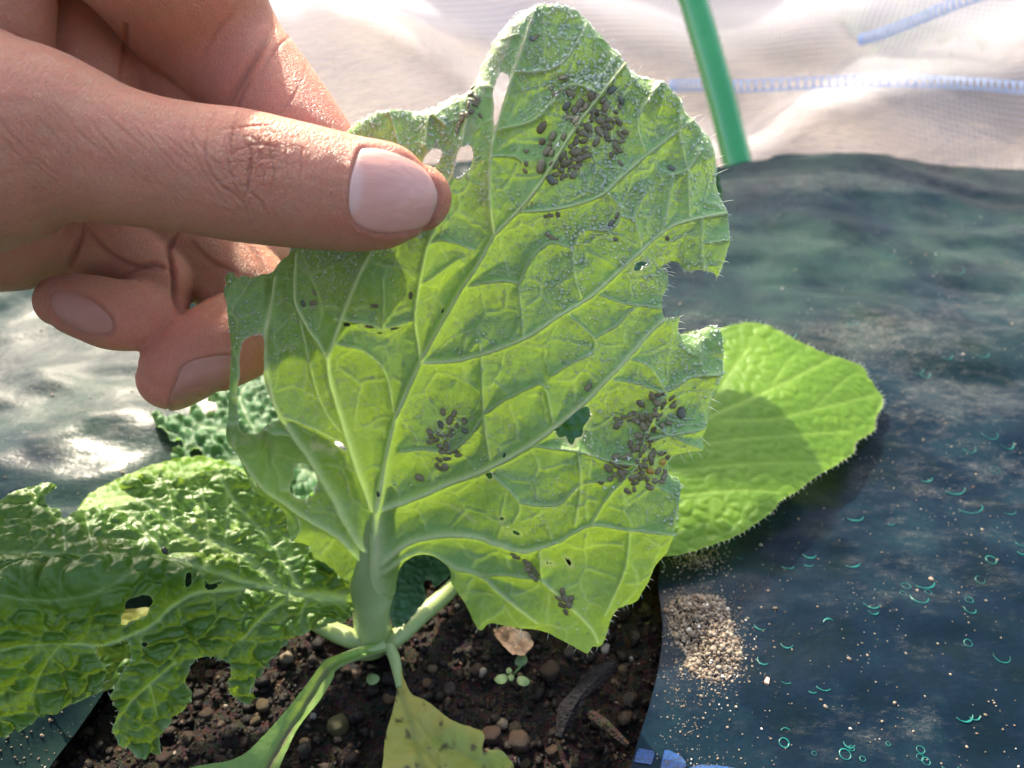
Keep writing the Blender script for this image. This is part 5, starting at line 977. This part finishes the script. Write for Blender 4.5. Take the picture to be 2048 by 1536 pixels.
# ------------------------------------------------------------------ net, hoop pole, background plants
HP = M('green_pole'); MAT_POLE = HP.done(HP.bsdf(HP.mix(HP.noise(20), (.010, .20, .035), (.02, .30, .06)), .18, HP.bump(HP.noise(60), .0006), Specular_IOR_Level=.5, Coat_Weight=.8))
pa, pb_, pc = at(1490, 385, .412), at(1441, 190, .416), at(1386, 0, .423)
dirv = (pc-pa)/np.linalg.norm(pc-pa); pts = [pa-dirv*.08, pa, pb_, pc]; cur = pc.copy(); dv = dirv.copy()
for k in range(26):
    dv = dv + np.array([-.075, 0, -.02 if k > 3 else 0]); dv[2] -= .05*(k > 2); dv /= np.linalg.norm(dv); cur = cur + dv*.045; pts.append(cur.copy())
pts = [p for i, p in enumerate(pts) if i < 4 or p[2] > -.07]
b = Bag(); b.add(tube(catmull(pts, False, 4), .0075, 16)); tag(b.build('tunnel_hoop', MAT_POLE), 'shiny green plastic coated hoop pole leaning up from the far edge of the film', 'pole')

NT = M('insect_net'); oc = NT.obj(); wx = NT.n('TexWave', bands_direction='X'); wx.inputs['Scale'].default_value = 130; NT.put(wx.inputs['Vector'], oc); wz = NT.n('TexWave', bands_direction='Z'); wz.inputs['Scale'].default_value = 130; NT.put(wz.inputs['Vector'], oc)
thread = NT.math('MAXIMUM', NT.ramp(wx.outputs['Fac'], [(.45, 0.), (.8, 1.)]), NT.ramp(wz.outputs['Fac'], [(.45, 0.), (.8, 1.)]))
tb = NT.n('BsdfTransparent'); fold = NT.attr('thick')
cov = NT.math('ADD', NT.math('MULTIPLY', thread, .30), NT.math('MULTIPLY', fold, .34))
nb_ = NT.mixs(.60, NT.bsdf((.64, .64, .75), .45, Specular_IOR_Level=.4), NT.transl((.84, .83, .92)))
MAT_NET = NT.done(NT.mixs(cov, tb.outputs[0], nb_))
net = thing('insect_net', (0, .46, 0), 'sheer white insect net with folds hanging behind the bed', 'netting')
def net_y(x, z):
    q = z + .035*np.sin(x*7.5+.6) + .02*np.sin(x*15)
    return .455 + .012*np.sin(x*9+1)+.02*np.sin(x*4.1+z*11) + .018*np.sin(q*85)*(.5+.5*np.sin(x*4+2)) + .022*np.sin(q*38+1) + fbm(x*1e3+z*600, z*1e3, 110, 7, 3)*.05 + z*.25
def net_pos(u, v):
    x, z = u*1e-3, v*1e-3
    top = np.maximum(0, z-.17); zz = z-top*1.7; y = net_y(x, np.minimum(z, .17)) + .05*np.sin(np.minimum(top, .06)/.06*math.pi/2) + top*.2
    return np.stack([x, y, zz], -1)
def net_disp(u, v, P):
    x, z = u*1e-3, v*1e-3; f = sstep(.05, .5, fbm(u*.35+v*.5, v, 70, 13, 3)+.18) + .6*sstep(-.15, -.32, x)
    f = f + .55*sstep(.025, .065, z-.01*np.sin(x*7)) - .75*sstep(.02, .2, x)*sstep(.06, .0, z)
    return 0*u, {'thick': np.clip(f+.35 + .35*np.sin((z+.035*np.sin(x*7.5+.6))*85)*(z > .0), .2, 1.4)}
sheet('net_fabric', [(-900, -75), (1000, -75), (1000, 260), (-900, 260)], [], 6, net_pos, net_disp, MAT_NET, net, sm=1)
SM = M('seam_thread'); MAT_SEAM = SM.done(SM.mixs(.4, SM.bsdf((.62, .74, .95), .4), SM.transl((.6, .75, .95))))
def seam(pts_px, name, n, w, dist=.452):
    """ladder stitched seam: two cords and rungs, following the net"""
    P = catmull(pts_px, False, 8); ctr = []
    for x, y in P:
        d = .44
        for _ in range(6):
            q = at(x, y, d); d += (float(net_y(np.array(q[0]), np.array(q[2]))) - .009 - q[1])/ (CF[1]+.2)*.9
        ctr.append(at(x, y, d))
    ctr = catmull(ctr, False, 3); s = np.linspace(0, len(ctr)-1, n); line = np.array([[np.interp(t, range(len(ctr)), ctr[:, k]) for k in range(3)] for t in s]); up = CU*w
    b = Bag(); b.add(tube(line+up, .0004, 5)).add(tube(line-up, .0005, 5)); b.build(name, MAT_SEAM, net)
    b = Bag()
    for i in range(0, n, 2): b.add(tube([line[i]+up, line[i]-up], [.0006, .0006], 5))
    b.build('stitching', MAT_SEAM, net)['kind'] = 'stuff'
seam([(1340, 172), (1400, 170), (1480, 172), (1600, 167), (1720, 162), (1850, 163), (1950, 168), (2060, 176), (2200, 185)], 'seam', 120, .0030)
seam([(1718, 80), (1760, 68), (1820, 45), (1880, 20), (1960, -10), (2100, -40)], 'seam', 60, .0028)

BG = M('weed_leaf'); MAT_WEED = BG.done(BG.mixs(.35, BG.bsdf(BG.mix(BG.noise(15), (.06, .13, .03), (.16, .22, .06)), .5), BG.transl((.3, .45, .06))))
def shrub(name, x, y, z, rx, ry, rz, n, leaf, lab, mat, group=None, seed=1, trunk=True):
    rg = np.random.default_rng(seed); e = thing(name, (x, y, -.07), lab, 'shrub' if rz > .3 else 'plant', group); e.location = (x, y, -.07)
    k = rg.normal(0, 1, (n, 3)); k /= np.linalg.norm(k, axis=1, keepdims=True); k *= rg.uniform(.35, 1, (n, 1))**.5; k *= 1+.25*np.sin(k[:, :1]*5+seed)*np.cos(k[:, 2:]*4); c = k*[rx, ry, rz] + [0, 0, z+.07]
    t = rg.normal(0, 1, (n, 3)); t /= np.linalg.norm(t, axis=1, keepdims=True); s = np.cross(t, rg.normal(0, 1, (n, 3))); s /= np.linalg.norm(s, axis=1, keepdims=True); L = leaf*rg.uniform(.6, 1.3, (n, 1))
    V = np.stack([c-t*L, c+s*L*.4+t*L*.1, c+t*L, c-s*L*.4+t*L*.1], 1).reshape(-1, 3); F = np.arange(n*4).reshape(-1, 4)
    o = new_mesh('foliage', V, F, mat, e, smooth=False); o['kind'] = 'stuff'
    if trunk:
        b = Bag()
        for q in range(5): a = rg.uniform(0, 6.28); b.add(tube([(0.02*q*rx, 0, 0), (math.cos(a)*rx*.25, math.sin(a)*ry*.25, (z+.07)*.6), (math.cos(a)*rx*.6, math.sin(a)*ry*.6, z+.07+rz*.3)], [rz*.035+.002, rz*.025+.0015, .002], 6))
        b.build('stem', PM['brown'], e)
    return e
shrub('weed', .36, .78, .0, .10, .08, .07, 260, .022, 'blurred green weed seen through the net above the film edge', MAT_WEED, seed=3)
TC = M('terracotta'); MAT_TC = TC.done(TC.bsdf(TC.mix(TC.noise(30), (.48, .16, .10), (.60, .26, .18)), .7))
def pot(x, y, z0, r, h_, lab):
    prof = [(.0, 0), (.72, 0), (.98, .82), (1.08, .82), (1.10, 1.0), (.98, 1.0), (.92, .80), (.0, .80)]; seg = 28; vs, fs = [], []
    for rr, zz in prof:
        for k in range(seg): a = 2*math.pi*k/seg; vs.append((x+rr*r*math.cos(a), y+rr*r*math.sin(a), z0+zz*h_))
    for i in range(len(prof)-1):
        for k in range(seg): k2 = (k+1) % seg; fs.append((i*seg+k, i*seg+k2, (i+1)*seg+k2, (i+1)*seg+k))
    return tag(new_mesh('flower_pot', vs, fs, MAT_TC, smooth=False), lab, 'pot')
pot(.60, .80, -.07, .085, .15, 'blurred reddish pot showing through the net at the right edge')
TL = M('hedge_leaf'); MAT_HEDGE = TL.done(TL.mixs(.25, TL.bsdf(TL.mix(TL.noise(1.5), (.03, .075, .018), (.07, .13, .03)), .5), TL.transl((.15, .3, .04))))
for i, (x, y, r, h_) in enumerate([(-.4, 3.4, .75, 1.3), (.9, 3.1, .8, 1.1), (2.1, 3.4, .9, 1.5), (3.3, 3.1, .9, 1.2), (.2, 4.6, 1.2, 1.9), (2.8, 4.8, 1.3, 2.2)]):
    shrub('garden_shrub', x, y, h_, r, .6, h_*.85, 2600, .055, ['low rounded shrub beyond the net, left end of the row', 'leafy shrub beyond the net, second from the left', 'full shrub beyond the net, third from the left', 'shrub at the right end of the near row', 'tall shrub behind the row on the left', 'tallest shrub behind the row on the right'][i], MAT_HEDGE, 'shrubs beyond the net', seed=20+i)

# upright leaf added unseen behind the raised leaf to shade the broad leaf
IL = [(860, 1130), (860, 1000), (880, 860), (940, 700), (1000, 560), (1040, 400), (1075, 270), (1130, 190), (1200, 160), (1290, 180), (1375, 235), (1420, 300), (1442, 380), (1442, 470), (1415, 520), (1325, 530), (1312, 600), (1316, 680), (1300, 780), (1260, 860), (1200, 940), (1100, 1020), (1000, 1090), (920, 1140)]
D_I = tps([(880, 1130, .216), (900, 860, .238), (1020, 560, .250), (1150, 250, .244), (1300, 250, .245), (1400, 300, .2475), (1440, 400, .250), (1400, 520, .254), (1310, 700, .252), (1200, 930, .236), (1000, 1090, .222), (1110, 800, .247)])
IV = [([(880, 1130), (960, 960), (1080, 800), (1200, 620), (1330, 460)], 9, 3, 1.0), ([(1000, 900), (1120, 900), (1240, 850)], 4, 3, .5), ([(1080, 800), (1070, 680), (1100, 520)], 4, 3, .5), ([(1150, 690), (1260, 680), (1310, 640)], 4, 3, .5)]
il = sheet('leaf', IL, [], 5, lambda u, v: at(u, v, D_I(u, v)), puckered(IV, 44, .0012, outline=IL, seed=77), MAT_LEAF_DIM, plant, 4, 2); il['label'] = 'added upright inner leaf hidden behind the raised leaf, shaped to shade the broad leaf'
